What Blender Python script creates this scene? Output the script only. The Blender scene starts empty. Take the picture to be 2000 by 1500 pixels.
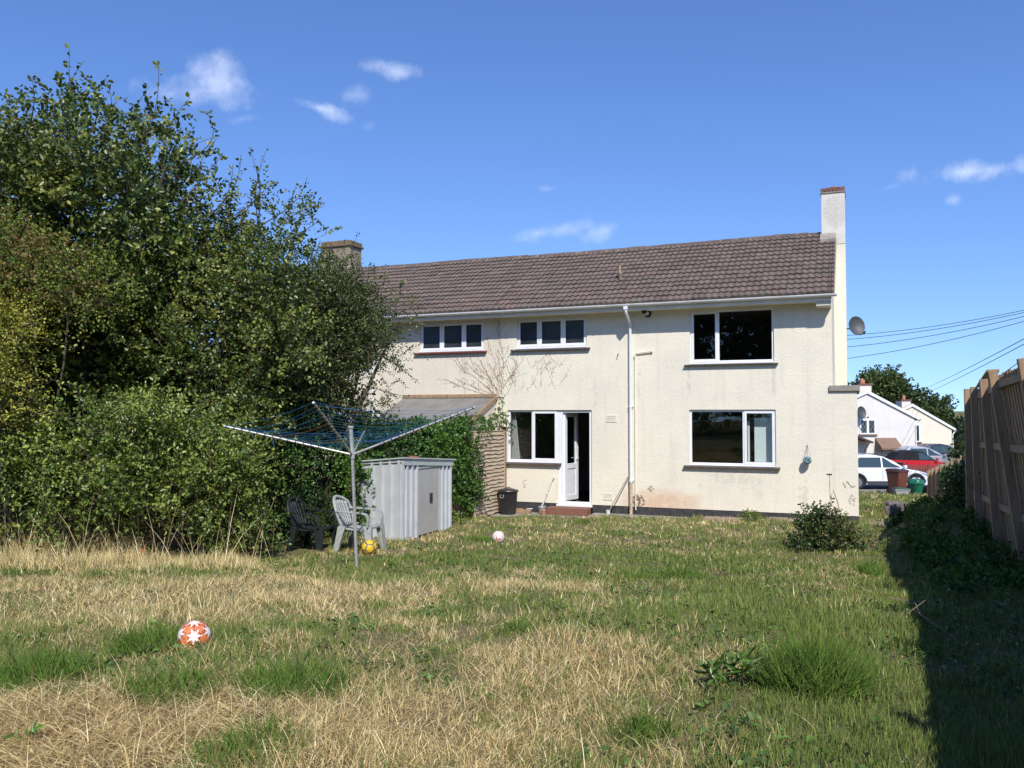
import bpy, bmesh, math, random
import numpy as np
from mathutils import Vector, Matrix

R = math.radians
rnd = random.Random(7)
rng = np.random.default_rng(11)
S = bpy.context.scene
COL = S.collection

# ------------------------------------------------------------------ camera
CAMZ = 2.25
F = 1620.0 / 2000.0
PITCH = math.atan(57 / 1620.0)
cam = bpy.data.cameras.new("camera")
cam.sensor_width = 36.0
cam.lens = 36.0 * F
cam.clip_start = 0.1
cam.clip_end = 3000
camo = bpy.data.objects.new("camera", cam)
COL.objects.link(camo)
camo.location = (0, 0, CAMZ)
camo.rotation_euler = (math.pi / 2 + PITCH, 0, 0)
S.camera = camo

# ------------------------------------------------------------------ light
SUN = Vector((0.0876, -0.5765, 0.60)).normalized()
EL = math.asin(SUN.z)
ROT = math.atan2(SUN.x, SUN.y)
S.view_settings.view_transform = 'Standard'
S.view_settings.look = 'None'
S.view_settings.gamma = 1
S.view_settings.exposure = 0.30
sl = bpy.data.lights.new("sun", 'SUN')
sl.energy = 4.2
sl.angle = R(0.53)
sl.color = (1.0, 0.955, 0.88)
so = bpy.data.objects.new("sun", sl)
so.rotation_euler = SUN.to_track_quat('Z', 'Y').to_euler()
so.location = (5, -20, 30)
COL.objects.link(so)

w = bpy.data.worlds.new("World")
S.world = w
w.use_nodes = True
nt = w.node_tree
nt.nodes.clear()
N = nt.nodes.new
Lk = nt.links.new
wo = N('ShaderNodeOutputWorld')
bg = N('ShaderNodeBackground')
bg.inputs['Strength'].default_value = 0.15
sky = N('ShaderNodeTexSky')
sky.sky_type = 'NISHITA'
sky.sun_disc = False
sky.sun_elevation = EL
sky.sun_rotation = ROT
sky.altitude = 50
sky.air_density = 1.0
sky.dust_density = 0.15
sky.ozone_density = 5.0
hs = N('ShaderNodeHueSaturation')
hs.inputs['Saturation'].default_value = 1.13
hs.inputs['Hue'].default_value = 0.511
hs.inputs['Value'].default_value = 1.05
Lk(sky.outputs[0], hs.inputs['Color'])
tc = N('ShaderNodeTexCoord')
smap = N('ShaderNodeMapping'); smap.inputs['Location'].default_value = (0, 0, .095); smap.inputs['Scale'].default_value = (1, 1, .9)
Lk(tc.outputs['Generated'], smap.inputs['Vector'])
snrm = N('ShaderNodeVectorMath'); snrm.operation = 'NORMALIZE'
Lk(smap.outputs[0], snrm.inputs[0]); Lk(snrm.outputs[0], sky.inputs['Vector'])
sp = N('ShaderNodeSeparateXYZ')
Lk(tc.outputs['Generated'], sp.inputs[0])
ymax = N('ShaderNodeMath'); ymax.operation = 'MAXIMUM'; ymax.inputs[1].default_value = 0.05
Lk(sp.outputs['Y'], ymax.inputs[0])
da = N('ShaderNodeMath'); da.operation = 'DIVIDE'
db = N('ShaderNodeMath'); db.operation = 'DIVIDE'
Lk(sp.outputs['X'], da.inputs[0]); Lk(ymax.outputs[0], da.inputs[1])
Lk(sp.outputs['Z'], db.inputs[0]); Lk(ymax.outputs[0], db.inputs[1])
cb = N('ShaderNodeCombineXYZ')
Lk(da.outputs[0], cb.inputs[0]); Lk(db.outputs[0], cb.inputs[1])
nz = N('ShaderNodeTexNoise')
nz.inputs['Scale'].default_value = 15
nz.inputs['Detail'].default_value = 9
nz.inputs['Roughness'].default_value = 0.62
Lk(cb.outputs[0], nz.inputs['Vector'])
nz2 = N('ShaderNodeTexNoise')
nz2.inputs['Scale'].default_value = 28
nz2.inputs['Detail'].default_value = 6
Lk(cb.outputs[0], nz2.inputs['Vector'])
CL = [(-0.353, 0.405, 0.044, 0.028, -35, .62), (-0.415, 0.390, 0.060, 0.024, -5, .45), (-0.140, 0.418, 0.036, 0.011, -12, .6),
      (-0.235, 0.372, 0.042, 0.012, -16, .85), (-0.195, 0.386, 0.022, 0.014, 15, .45), (0.046, 0.220, 0.048, 0.011, 10, .5),
      (0.112, 0.221, 0.022, 0.011, 15, .4), (0.575, 0.296, 0.085, 0.014, 6, .8), (0.536, 0.259, 0.012, 0.008, 0, .3),
      (0.043, 0.273, 0.014, 0.006, 0, .3), (-0.33, 0.358, 0.02, 0.007, 10, .25), (0.46, 0.275, 0.02, 0.005, 20, .12),
      (-0.175, 0.35, 0.01, 0.005, 20, .12)]
last = None
for (a, b, sa, sb, ang, st) in CL:
    mp = N('ShaderNodeMapping'); mp.vector_type = 'TEXTURE'
    mp.inputs['Location'].default_value = (a, b, 0)
    mp.inputs['Rotation'].default_value = (0, 0, R(ang))
    mp.inputs['Scale'].default_value = (sa, sb, 1)
    Lk(cb.outputs[0], mp.inputs['Vector'])
    ln = N('ShaderNodeVectorMath'); ln.operation = 'LENGTH'
    Lk(mp.outputs[0], ln.inputs[0])
    ad = N('ShaderNodeMath'); ad.operation = 'MULTIPLY_ADD'
    ad.inputs[1].default_value = 3.8; ad.inputs[2].default_value = -1.85
    Lk(nz.outputs['Fac'], ad.inputs[0])
    sb_ = N('ShaderNodeMath'); sb_.operation = 'SUBTRACT'
    Lk(ln.outputs['Value'], sb_.inputs[0]); Lk(ad.outputs[0], sb_.inputs[1])
    mr = N('ShaderNodeMapRange'); mr.interpolation_type = 'SMOOTHSTEP'
    mr.inputs['From Min'].default_value = 1.15; mr.inputs['From Max'].default_value = -.35
    mr.inputs['To Max'].default_value = st * .88
    Lk(sb_.outputs[0], mr.inputs['Value'])
    if last is None:
        last = mr.outputs[0]
    else:
        mx = N('ShaderNodeMath'); mx.operation = 'MAXIMUM'
        Lk(last, mx.inputs[0]); Lk(mr.outputs[0], mx.inputs[1]); last = mx.outputs[0]
mod = N('ShaderNodeMath'); mod.operation = 'MULTIPLY'
rr = N('ShaderNodeMapRange'); rr.inputs['From Min'].default_value = .3; rr.inputs['From Max'].default_value = .65
rr.inputs['To Min'].default_value = .55
Lk(nz2.outputs['Fac'], rr.inputs['Value'])
Lk(last, mod.inputs[0]); Lk(rr.outputs[0], mod.inputs[1])
mixc = N('ShaderNodeMix'); mixc.data_type = 'RGBA'
Lk(mod.outputs[0], mixc.inputs['Factor'])
Lk(hs.outputs[0], mixc.inputs[6])
mixc.inputs[7].default_value = (5.4, 5.9, 7.2, 1)
Lk(mixc.outputs[2], bg.inputs['Color'])
Lk(bg.outputs[0], wo.inputs['Surface'])

# ------------------------------------------------------------------ helpers
def at(px, py, Y):
    """point of the photograph's view at depth Y (used to lay things out)"""
    a = (px - 1000) / 1620.0; b = (750 - py) / 1620.0
    cy = math.cos(PITCH) - math.sin(PITCH) * b; cz = math.sin(PITCH) + math.cos(PITCH) * b
    k = Y / cy
    return Vector((a * k, Y, CAMZ + cz * k))

RX, RY = 0.92514, -0.37962       # along the rear wall, to the right
NX, NY = 0.37962, 0.92514        # into the house
CX, CY = 7.6288, 18.3725         # right corner of the rear wall
YAW = math.atan2(RY, RX)
HOUSE = Matrix.Translation((CX, CY, 0)) @ Matrix.Rotation(YAW, 4, 'Z')

def sstep(a, b, x):
    t = np.clip((x - a) / (b - a), 0, 1)
    return t * t * (3 - 2 * t)

GY = [-60, -10, 4, 6.2, 9, 11, 13, 16, 18, 19.5, 20.5, 22, 24, 30, 36, 38, 75, 110, 400, 1600]
GZ = [1.2, .7, .64, .61, .36, .20, .05, -.04, -.12, -.20, -.26, -.31, -.44, -.8, -1.22, -1.32, -1.5, -1.2, 2., 6.]

def gh(x, y):
    x = np.asarray(x, float); y = np.asarray(y, float)
    z = np.interp(y, GY, GZ)
    fade = sstep(24, 16, y) * sstep(-5, 2, y)
    z = z + fade * (.022 * np.sin(x * 1.7 + y * .9) + .018 * np.sin(x * 3.1 - y * 2.3 + 1) + .012 * np.sin(x * 6.3 + y * 5.1))
    lx = (x - CX) * RX + (y - CY) * RY; ly = (x - CX) * NX + (y - CY) * NY
    m = sstep(-8.85, -8.6, lx) * sstep(-5.65, -5.9, lx) * sstep(-1.3, -1.1, ly)
    z = z * (1 - m) + np.minimum(z, -.31) * m
    # the raised bed along the right hand fence
    u = (x - 8.21) * RX + (y - 15.03) * RY
    v = (x - 8.21) * NX + (y - 15.03) * NY
    z = z + sstep(-1.35, -.45, u) * sstep(1.9, 1.1, v) * (.08 + .40 * sstep(-5.5, -1.0, v) + .04 * np.sin(v * 2.1))
    return z

def g1(x, y):
    return float(gh(x, y))

def gnd(px, py):
    Y = 8.0
    lo, hi = 2.5, 60.
    for _ in range(50):
        m = (lo + hi) / 2
        p = at(px, py, m)
        if p.z > g1(p.x, m): lo = m
        else: hi = m
    p = at(px, py, lo)
    return Vector((p.x, p.y, g1(p.x, p.y)))

def tag(o, label=None, cat=None, group=None, kind=None):
    if label: o['label'] = label
    if cat: o['category'] = cat
    if group: o['group'] = group
    if kind: o['kind'] = kind
    return o

def empty(name, M, label, cat, group=None):
    o = bpy.data.objects.new(name, None)
    COL.objects.link(o)
    o.empty_display_size = .2
    o.matrix_world = M if isinstance(M, Matrix) else Matrix.Translation(M)
    return tag(o, label, cat, group)

def link(name, me, mat=None, parent=None, M=None):
    o = bpy.data.objects.new(name, me)
    COL.objects.link(o)
    if mat is not None:
        for m in (mat if isinstance(mat, (list, tuple)) else [mat]):
            me.materials.append(m)
    if parent is not None: o.parent = parent
    if M is not None: o.matrix_local = M if isinstance(M, Matrix) else Matrix.Translation(M)
    return o

class MB:
    def __init__(s): s.v = []; s.f = []; s.m = []; s.mi = 0
    def add(s, vs, fs):
        n = len(s.v)
        s.v += [tuple(v) for v in vs]
        s.f += [tuple(i + n for i in f) for f in fs]
        s.m += [s.mi] * len(fs)
        return s
    def box(s, x0, x1, y0, y1, z0, z1, M=None):
        vs = [Vector((x, y, z)) for z in (z0, z1) for y in (y0, y1) for x in (x0, x1)]
        if M is not None: vs = [M @ v for v in vs]
        return s.add(vs, [(0, 2, 3, 1), (4, 5, 7, 6), (0, 1, 5, 4), (2, 6, 7, 3), (0, 4, 6, 2), (1, 3, 7, 5)])
    def bar(s, p, q, wx, wy=None, up=(0, 0, 1)):
        wy = wy or wx
        p = Vector(p); q = Vector(q); d = (q - p).normalized(); u = Vector(up)
        if abs(d.dot(u)) > .98: u = Vector((0, 1, 0))
        a = d.cross(u).normalized(); b = a.cross(d)
        vs = [e + a * sx * wx / 2 + b * sy * wy / 2 for e in (p, q) for sx, sy in ((-1, -1), (1, -1), (1, 1), (-1, 1))]
        return s.add(vs, [(0, 3, 2, 1), (4, 5, 6, 7), (0, 1, 5, 4), (1, 2, 6, 5), (2, 3, 7, 6), (3, 0, 4, 7)])
    def tube(s, pts, r, seg=8, cap=True):
        pts = [Vector(p) for p in pts]; n = len(pts)
        rs = r if isinstance(r, (list, tuple)) else [r] * n
        vs = []; fs = []; pa = None
        for i, p in enumerate(pts):
            d = (pts[min(i + 1, n - 1)] - pts[max(i - 1, 0)]).normalized()
            if pa is None:
                a = d.orthogonal().normalized()
            else:
                a = (pa - d * pa.dot(d)).normalized()
            pa = a; b = d.cross(a)
            for k in range(seg):
                t = 2 * math.pi * k / seg
                vs.append(p + (a * math.cos(t) + b * math.sin(t)) * rs[i])
        for i in range(n - 1):
            for k in range(seg):
                k2 = (k + 1) % seg
                fs.append((i * seg + k, i * seg + k2, (i + 1) * seg + k2, (i + 1) * seg + k))
        if cap:
            fs.append(tuple(range(seg - 1, -1, -1))); fs.append(tuple((n - 1) * seg + k for k in range(seg)))
        return s.add(vs, fs)
    def lathe(s, prof, seg=24, M=None, cap=True):
        vs = []; fs = []
        for (r, z) in prof:
            for k in range(seg):
                t = 2 * math.pi * k / seg
                v = Vector((r * math.cos(t), r * math.sin(t), z))
                vs.append(M @ v if M is not None else v)
        for i in range(len(prof) - 1):
            for k in range(seg):
                k2 = (k + 1) % seg
                fs.append((i * seg + k, i * seg + k2, (i + 1) * seg + k2, (i + 1) * seg + k))
        if cap:
            fs.append(tuple(range(seg - 1, -1, -1))); fs.append(tuple((len(prof) - 1) * seg + k for k in range(seg)))
        return s.add(vs, fs)
    def prism(s, poly, a0, a1, f):
        """poly of 2-D points, f(u, v, a) -> xyz"""
        n = len(poly)
        vs = [f(u, v, a0) for u, v in poly] + [f(u, v, a1) for u, v in poly]
        fs = [tuple(range(n - 1, -1, -1)), tuple(range(n, 2 * n))]
        fs += [(i, (i + 1) % n, n + (i + 1) % n, n + i) for i in range(n)]
        return s.add(vs, fs)
    def build(s, name, mat, parent=None, smooth=False, bevel=0, M=None):
        me = bpy.data.meshes.new(name)
        me.from_pydata(s.v, [], s.f)
        if max(s.m, default=0) > 0: me.polygons.foreach_set('material_index', s.m)
        bm = bmesh.new(); bm.from_mesh(me)
        bmesh.ops.recalc_face_normals(bm, faces=bm.faces)
        bm.to_mesh(me); bm.free()
        if smooth:
            me.polygons.foreach_set('use_smooth', [True] * len(me.polygons))
            try: me.set_sharp_from_angle(angle=R(38))
            except Exception: pass
        o = link(name, me, mat, parent, M)
        if bevel:
            md = o.modifiers.new('bevel', 'BEVEL'); md.width = bevel; md.segments = 2; md.limit_method = 'ANGLE'
        return o

# ------------------------------------------------------------------ materials
def mat(name, col, rough=.6, spec=.5, metal=0, noise=None, bump=None, trans=0, spots=None, coat=0, attr=False, noise2=None):
    """noise=(scale, col2, lo, hi); spots=[(scale, thr, col)]; bump=(scale, strength, dist)"""
    m = bpy.data.materials.new(name); m.use_nodes = True
    t = m.node_tree; b = t.nodes['Principled BSDF']
    b.inputs['Roughness'].default_value = rough
    b.inputs['Specular IOR Level'].default_value = spec
    b.inputs['Metallic'].default_value = metal
    b.inputs['Coat Weight'].default_value = coat
    tc = t.nodes.new('ShaderNodeTexCoord')
    c = None
    if attr:
        a = t.nodes.new('ShaderNodeAttribute'); a.attribute_name = 'Col'; c = a.outputs['Color']
    def mix(fac, A, B):
        x = t.nodes.new('ShaderNodeMix'); x.data_type = 'RGBA'
        t.links.new(fac, x.inputs['Factor'])
        if A is None: x.inputs[6].default_value = (*col, 1)
        else: t.links.new(A, x.inputs[6])
        x.inputs[7].default_value = (*B, 1)
        return x.outputs[2]
    for nn in (noise, noise2):
        if nn:
            n = t.nodes.new('ShaderNodeTexNoise'); n.inputs['Scale'].default_value = nn[0]; n.inputs['Detail'].default_value = 6
            n.inputs['Roughness'].default_value = .6
            if len(nn) > 4:
                mp = t.nodes.new('ShaderNodeMapping'); mp.inputs['Scale'].default_value = nn[4]
                t.links.new(tc.outputs['Object'], mp.inputs[0]); t.links.new(mp.outputs[0], n.inputs['Vector'])
            else: t.links.new(tc.outputs['Object'], n.inputs['Vector'])
            mr = t.nodes.new('ShaderNodeMapRange'); mr.inputs['From Min'].default_value = nn[2]; mr.inputs['From Max'].default_value = nn[3]
            t.links.new(n.outputs['Fac'], mr.inputs['Value'])
            c = mix(mr.outputs[0], c, nn[1])
    for spt in (spots or []):
        n = t.nodes.new('ShaderNodeTexNoise'); n.inputs['Scale'].default_value = spt[0]; n.inputs['Detail'].default_value = 4
        t.links.new(tc.outputs['Object'], n.inputs['Vector'])
        mr = t.nodes.new('ShaderNodeMapRange'); mr.inputs['From Min'].default_value = spt[1]; mr.inputs['From Max'].default_value = spt[1] + .035
        t.links.new(n.outputs['Fac'], mr.inputs['Value'])
        c = mix(mr.outputs[0], c, spt[2])
    if c is None: b.inputs['Base Color'].default_value = (*col, 1)
    else: t.links.new(c, b.inputs['Base Color'])
    if bump:
        n = t.nodes.new('ShaderNodeTexNoise'); n.inputs['Scale'].default_value = bump[0]; n.inputs['Detail'].default_value = 5
        n.inputs['Roughness'].default_value = .65
        t.links.new(tc.outputs['Object'], n.inputs['Vector'])
        bp = t.nodes.new('ShaderNodeBump'); bp.inputs['Strength'].default_value = bump[1]; bp.inputs['Distance'].default_value = bump[2]
        t.links.new(n.outputs['Fac'], bp.inputs['Height']); t.links.new(bp.outputs[0], b.inputs['Normal'])
    if trans:
        tr = t.nodes.new('ShaderNodeBsdfTranslucent')
        if c is None: tr.inputs['Color'].default_value = (*col, 1)
        else:
            hv = t.nodes.new('ShaderNodeHueSaturation'); hv.inputs['Saturation'].default_value = 1.1; hv.inputs['Value'].default_value = 1.4
            t.links.new(c, hv.inputs['Color']); t.links.new(hv.outputs[0], tr.inputs['Color'])
        ms = t.nodes.new('ShaderNodeMixShader'); ms.inputs[0].default_value = trans
        t.links.new(b.outputs[0], ms.inputs[1]); t.links.new(tr.outputs[0], ms.inputs[2])
        t.links.new(ms.outputs[0], t.nodes['Material Output'].inputs['Surface'])
    return m

def render_mat(name, c1, c2, stains=(), dirty=(.50, .47, .40)):
    """painted rough-cast render with real relief, faint grey rain streaks and local stains (object space)"""
    m = bpy.data.materials.new(name); m.use_nodes = True
    t = m.node_tree; b = t.nodes['Principled BSDF']; b.inputs['Roughness'].default_value = .85
    b.inputs['Specular IOR Level'].default_value = .25
    nn = t.nodes.new; ll = t.links.new
    tc = nn('ShaderNodeTexCoord')
    def noise(scale, det=5, vec=None, rough=.6):
        n = nn('ShaderNodeTexNoise'); n.inputs['Scale'].default_value = scale; n.inputs['Detail'].default_value = det
        n.inputs['Roughness'].default_value = rough
        ll(vec or tc.outputs['Object'], n.inputs['Vector']); return n.outputs['Fac']
    def rng_(v, a, b_, lo=0, hi=1):
        r = nn('ShaderNodeMapRange'); r.interpolation_type = 'SMOOTHSTEP'
        r.inputs['From Min'].default_value = a; r.inputs['From Max'].default_value = b_
        r.inputs['To Min'].default_value = lo; r.inputs['To Max'].default_value = hi
        ll(v, r.inputs['Value']); return r.outputs[0]
    def mix(f, A, B):
        x = nn('ShaderNodeMix'); x.data_type = 'RGBA'; ll(f, x.inputs['Factor'])
        for s_, k in ((A, 6), (B, 7)):
            if isinstance(s_, tuple): x.inputs[k].default_value = (*s_, 1)
            else: ll(s_, x.inputs[k])
        return x.outputs[2]
    def mul(a, b_):
        x = nn('ShaderNodeMath'); x.operation = 'MULTIPLY'; ll(a, x.inputs[0])
        if isinstance(b_, float): x.inputs[1].default_value = b_
        else: ll(b_, x.inputs[1])
        return x.outputs[0]
    c = mix(rng_(noise(.9, 6), .35, .7), c1, c2)
    mp = nn('ShaderNodeMapping'); mp.inputs['Scale'].default_value = (5.5, 5.5, .55)
    ll(tc.outputs['Object'], mp.inputs[0])
    c = mix(mul(rng_(noise(1., 5, mp.outputs[0]), .5, .75), .24), c, dirty)
    c = mix(mul(rng_(noise(14, 5), .55, .72), .20), c, dirty)
    c = mix(rng_(noise(5.2, 6, rough=.7), .745, .765, 0, .5), c, (.22, .18, .13))
    for (x, z, rx, rz, sc, thr, colr, amt) in stains:
        q = nn('ShaderNodeMapping'); q.vector_type = 'TEXTURE'
        q.inputs['Location'].default_value = (x, 0, z); q.inputs['Scale'].default_value = (rx, 50, rz)
        ll(tc.outputs['Object'], q.inputs[0])
        le = nn('ShaderNodeVectorMath'); le.operation = 'LENGTH'; ll(q.outputs[0], le.inputs[0])
        a = rng_(le.outputs['Value'], 1.1, .3)
        s_ = nn('ShaderNodeMath'); s_.operation = 'MULTIPLY_ADD'; ll(a, s_.inputs[0]); s_.inputs[1].default_value = .55
        ll(noise(sc, 6, rough=.65), s_.inputs[2])
        c = mix(mul(rng_(s_.outputs[0], thr, thr + (.1 if sc > 4 else .45)), amt), c, colr)
    ll(c, b.inputs['Base Color'])
    h1 = noise(26, 4, rough=.6); h2 = noise(7, 3); h3 = noise(90, 3)
    a = nn('ShaderNodeMath'); a.operation = 'MULTIPLY_ADD'; ll(h2, a.inputs[0]); a.inputs[1].default_value = .55; ll(h1, a.inputs[2])
    a2 = nn('ShaderNodeMath'); a2.operation = 'MULTIPLY_ADD'; ll(h3, a2.inputs[0]); a2.inputs[1].default_value = .35; ll(a.outputs[0], a2.inputs[2])
    bp = nn('ShaderNodeBump'); bp.inputs['Strength'].default_value = .5; bp.inputs['Distance'].default_value = .017
    ll(a2.outputs[0], bp.inputs['Height']); ll(bp.outputs[0], b.inputs['Normal'])
    return m

def soft_up(m, k):
    """blend the shading normal of thin blades and leaves towards the sky, as a dense sward scatters light"""
    t = m.node_tree; g = t.nodes.new('ShaderNodeNewGeometry'); x = t.nodes.new('ShaderNodeMix'); x.data_type = 'VECTOR'; x.inputs['Factor'].default_value = k
    t.links.new(g.outputs['Normal'], x.inputs[4]); x.inputs[5].default_value = (0, -.25, 1)
    v = t.nodes.new('ShaderNodeVectorMath'); v.operation = 'NORMALIZE'; t.links.new(x.outputs[1], v.inputs[0])
    for n in t.nodes:
        if n.type == 'BSDF_PRINCIPLED': t.links.new(v.outputs[0], n.inputs['Normal'])

def glass_mat(name, refl=(.9, .95, 1), tint=(.9, .93, .93)):
    m = bpy.data.materials.new(name); m.use_nodes = True
    t = m.node_tree; t.nodes.clear()
    o = t.nodes.new('ShaderNodeOutputMaterial'); ms = t.nodes.new('ShaderNodeMixShader')
    tr = t.nodes.new('ShaderNodeBsdfTransparent'); tr.inputs[0].default_value = (*tint, 1)
    gl = t.nodes.new('ShaderNodeBsdfGlossy'); gl.inputs['Color'].default_value = (*refl, 1); gl.inputs['Roughness'].default_value = .01
    lw = t.nodes.new('ShaderNodeLayerWeight'); lw.inputs['Blend'].default_value = .5
    pw = t.nodes.new('ShaderNodeMath'); pw.operation = 'POWER'; pw.inputs[1].default_value = 4; t.links.new(lw.outputs['Facing'], pw.inputs[0])
    fr = t.nodes.new('ShaderNodeMath'); fr.operation = 'MULTIPLY_ADD'; fr.inputs[1].default_value = .8; fr.inputs[2].default_value = .075; t.links.new(pw.outputs[0], fr.inputs[0])
    tc = t.nodes.new('ShaderNodeTexCoord'); n = t.nodes.new('ShaderNodeTexNoise'); n.inputs['Scale'].default_value = 1.5
    bp = t.nodes.new('ShaderNodeBump'); bp.inputs['Strength'].default_value = .04; bp.inputs['Distance'].default_value = .05
    t.links.new(tc.outputs['Object'], n.inputs['Vector']); t.links.new(n.outputs['Fac'], bp.inputs['Height'])
    t.links.new(bp.outputs[0], gl.inputs['Normal'])
    t.links.new(fr.outputs[0], ms.inputs[0]); t.links.new(tr.outputs[0], ms.inputs[1]); t.links.new(gl.outputs[0], ms.inputs[2])
    t.links.new(ms.outputs[0], o.inputs['Surface'])
    return m

M = {}
STAINS = [(-4.35, .02, 1.45, .62, 2.5, .62, (.66, .47, .32), .65), (-4.35, .1, 1.0, .35, 6, .95, (.60, .36, .22), .4), (-4.95, .12, .42, .34, 16, .98, (.16, .11, .08), .95),
          (-4.62, .42, .16, .16, 18, 1.0, (.12, .09, .07), .9), (-.12, .32, .16, .28, 20, 1.0, (.30, .24, .20), .8),
          (-7.9, .45, .12, .22, 16, 1.02, (.30, .20, .14), .8), (-3.45, .55, .12, .06, 20, 1.03, (.3, .24, .18), .8),
          (-1.15, .5, .25, .9, 5, 1.02, (.58, .56, .48), .6), (-2.1, .45, .5, .6, 5, 1.02, (.58, .56, .48), .5),
          (-4.9, 3.0, .12, 1.4, 6, .98, (.60, .57, .50), .5),
          (-3.68, 3.0, .10, .6, 7, .93, (.50, .47, .40), .4), (-1.75, 3.0, .09, .7, 7, .93, (.50, .47, .40), .4), (-2.6, .75, 1.1, .35, 9, .98, (.52, .49, .42), .35), (-7.3, 3.5, 1.0, .3, 9, 1.0, (.5, .47, .4), .35), (-6.0, 2.7, .1, .9, 7, .98, (.5, .47, .4), .3)]
M['wall'] = render_mat('cream_render', (.79, .735, .595), (.72, .675, .56), STAINS)
M['wall_n'] = render_mat('beige_render', (.73, .655, .53), (.67, .60, .49))
M['wall_far'] = render_mat('white_render', (.74, .70, .65), (.69, .655, .61))
M['wall_far2'] = render_mat('pale_cream_render', (.76, .69, .56), (.72, .66, .54))
M['stack'] = render_mat('weathered_stack', (.72, .69, .62), (.62, .59, .53), [(-.4, 7.5, .6, .8, 22, .90, (.42, .39, .34), .4)], dirty=(.42, .39, .34))
M['stack_n'] = render_mat('dark_stack', (.34, .28, .20), (.24, .2, .15), dirty=(.15, .12, .08))
M['cream'] = mat('cream_paint', (.78, .735, .62), .6, noise=(3, (.68, .64, .54), .4, .7))
M['plinth'] = mat('bitumen_plinth', (.03, .03, .035), .7, noise=(8, (.07, .065, .06), .4, .7), bump=(30, .4, .01))
M['upvc'] = mat('white_upvc', (.80, .81, .83), .28, noise=(5, (.72, .73, .74), .45, .8))
M['gut'] = mat('white_gutter', (.78, .78, .77), .35, noise=(2.5, (.62, .62, .58), .45, .75))
M['seal'] = mat('dark_gasket', (.03, .03, .032), .6)
M['glass'] = glass_mat('window_glass')
M['glass_dark'] = mat('obscure_glass', (.040, .050, .056), .28, .6, noise=(2.2, (.02, .026, .03), .4, .65), bump=(60, .15, .004))
M['sill'] = mat('dark_sill_paint', (.085, .068, .065), .55, noise=(9, (.14, .12, .11), .4, .7))
M['sill_red'] = mat('red_sill_paint', (.22, .06, .045), .55, noise=(9, (.16, .05, .04), .4, .7))
M['capn'] = mat('mossy_cap', (.17, .10, .065), .9, noise=(9, (.20, .17, .09), .4, .7), bump=(30, .5, .01))
M['conc'] = mat('old_concrete', (.33, .30, .26), .9, noise=(4, (.20, .18, .15), .35, .7), bump=(40, .5, .01), spots=[(25, .66, (.42, .40, .35))])
M['soilpath'] = mat('earthy_slab', (.34, .24, .17), .95, noise=(3, (.22, .16, .11), .35, .7), bump=(25, .6, .02))
M['brick'] = mat('red_brick', (.30, .09, .05), .8, noise=(12, (.20, .07, .045), .35, .7), bump=(40, .4, .01))
M['brickd'] = mat('weathered_brick', (.22, .09, .06), .85, noise=(12, (.12, .06, .045), .35, .7), bump=(40, .5, .01))
M['terr'] = mat('terracotta', (.50, .20, .11), .8, noise=(9, (.40, .17, .11), .4, .7))
M['blackp'] = mat('black_plastic', (.018, .018, .02), .45, noise=(7, (.035, .034, .033), .4, .8))
M['whitep'] = mat('white_plastic', (.7, .69, .66), .4)
M['greyp'] = mat('grey_plastic', (.35, .36, .36), .5)
M['bpipe'] = mat('grimy_vent_pipe', (.13, .10, .08), .8, noise=(5, (.50, .36, .17), .48, .6))
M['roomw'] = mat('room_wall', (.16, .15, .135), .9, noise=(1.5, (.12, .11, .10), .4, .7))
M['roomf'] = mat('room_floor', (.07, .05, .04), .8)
M['board'] = mat('pale_board', (.62, .70, .68), .7)
M['curt'] = mat('net_curtain', (.55, .55, .52), .9, trans=.3)
M['alu'] = mat('galvanised_tube', (.58, .58, .57), .38, metal=.55, noise=(6, (.40, .39, .37), .4, .8))
M['shed'] = mat('galvanised_sheet', (.58, .60, .62), .42, metal=.2, noise=(3, (.48, .50, .52), .35, .7), noise2=(9, (.40, .41, .41), .62, .8))
M['sheddoor'] = mat('shed_door_paint', (.42, .41, .38), .5, noise=(3, (.36, .35, .33), .35, .7))
M['shedroof'] = mat('shed_roof_trim', (.45, .49, .47), .5, noise=(4, (.34, .38, .36), .4, .7))
M['chg'] = mat('dark_green_plastic', (.011, .018, .018), .5, noise=(5, (.018, .026, .025), .4, .8))
M['chw'] = mat('weathered_grey_green_plastic', (.38, .40, .37), .5, noise=(5, (.28, .30, .28), .4, .8))
M['lap'] = mat('lap_fence_wood', (.52, .42, .30), .85, noise=(2.5, (.36, .27, .18), .35, .7, (1, 1, 8)), bump=(30, .4, .01))
M['wood'] = mat('fence_wood', (.38, .255, .15), .85, noise=(3, (.24, .155, .085), .35, .7, (5, 5, .8)), bump=(30, .4, .01), spots=[(9, .70, (.12, .09, .06))])
M['wood2'] = mat('pale_wood', (.38, .28, .17), .85, noise=(3, (.27, .20, .13), .35, .7, (5, 5, .8)))
M['corr'] = mat('corrugated_sheet', (.21, .20, .185), .65, noise=(2, (.15, .14, .13), .35, .7), spots=[(14, .70, (.34, .31, .29))])
M['dish'] = mat('grey_dish', (.055, .06, .065), .55, noise=(6, (.09, .09, .09), .5, .8))
M['cable'] = mat('cable_black', (.02, .02, .025), .6)
M['lineb'] = mat('blue_line', (.015, .11, .30), .5)
M['linet'] = mat('teal_line', (.03, .14, .16), .5)
M['liner'] = mat('rust_line', (.30, .10, .05), .6)
M['stone'] = mat('rubble_stone', (.20, .165, .15), .9, noise=(6, (.10, .085, .08), .35, .7), bump=(20, .7, .03), spots=[(15, .68, (.30, .26, .22))])
M['bark'] = mat('bark', (.13, .11, .08), .9, noise=(8, (.07, .06, .045), .35, .7), bump=(25, .6, .02))
M['stem'] = mat('thin_stem', (.17, .12, .08), .8)
M['drystem'] = mat('dry_stem', (.30, .22, .15), .8)
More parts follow.
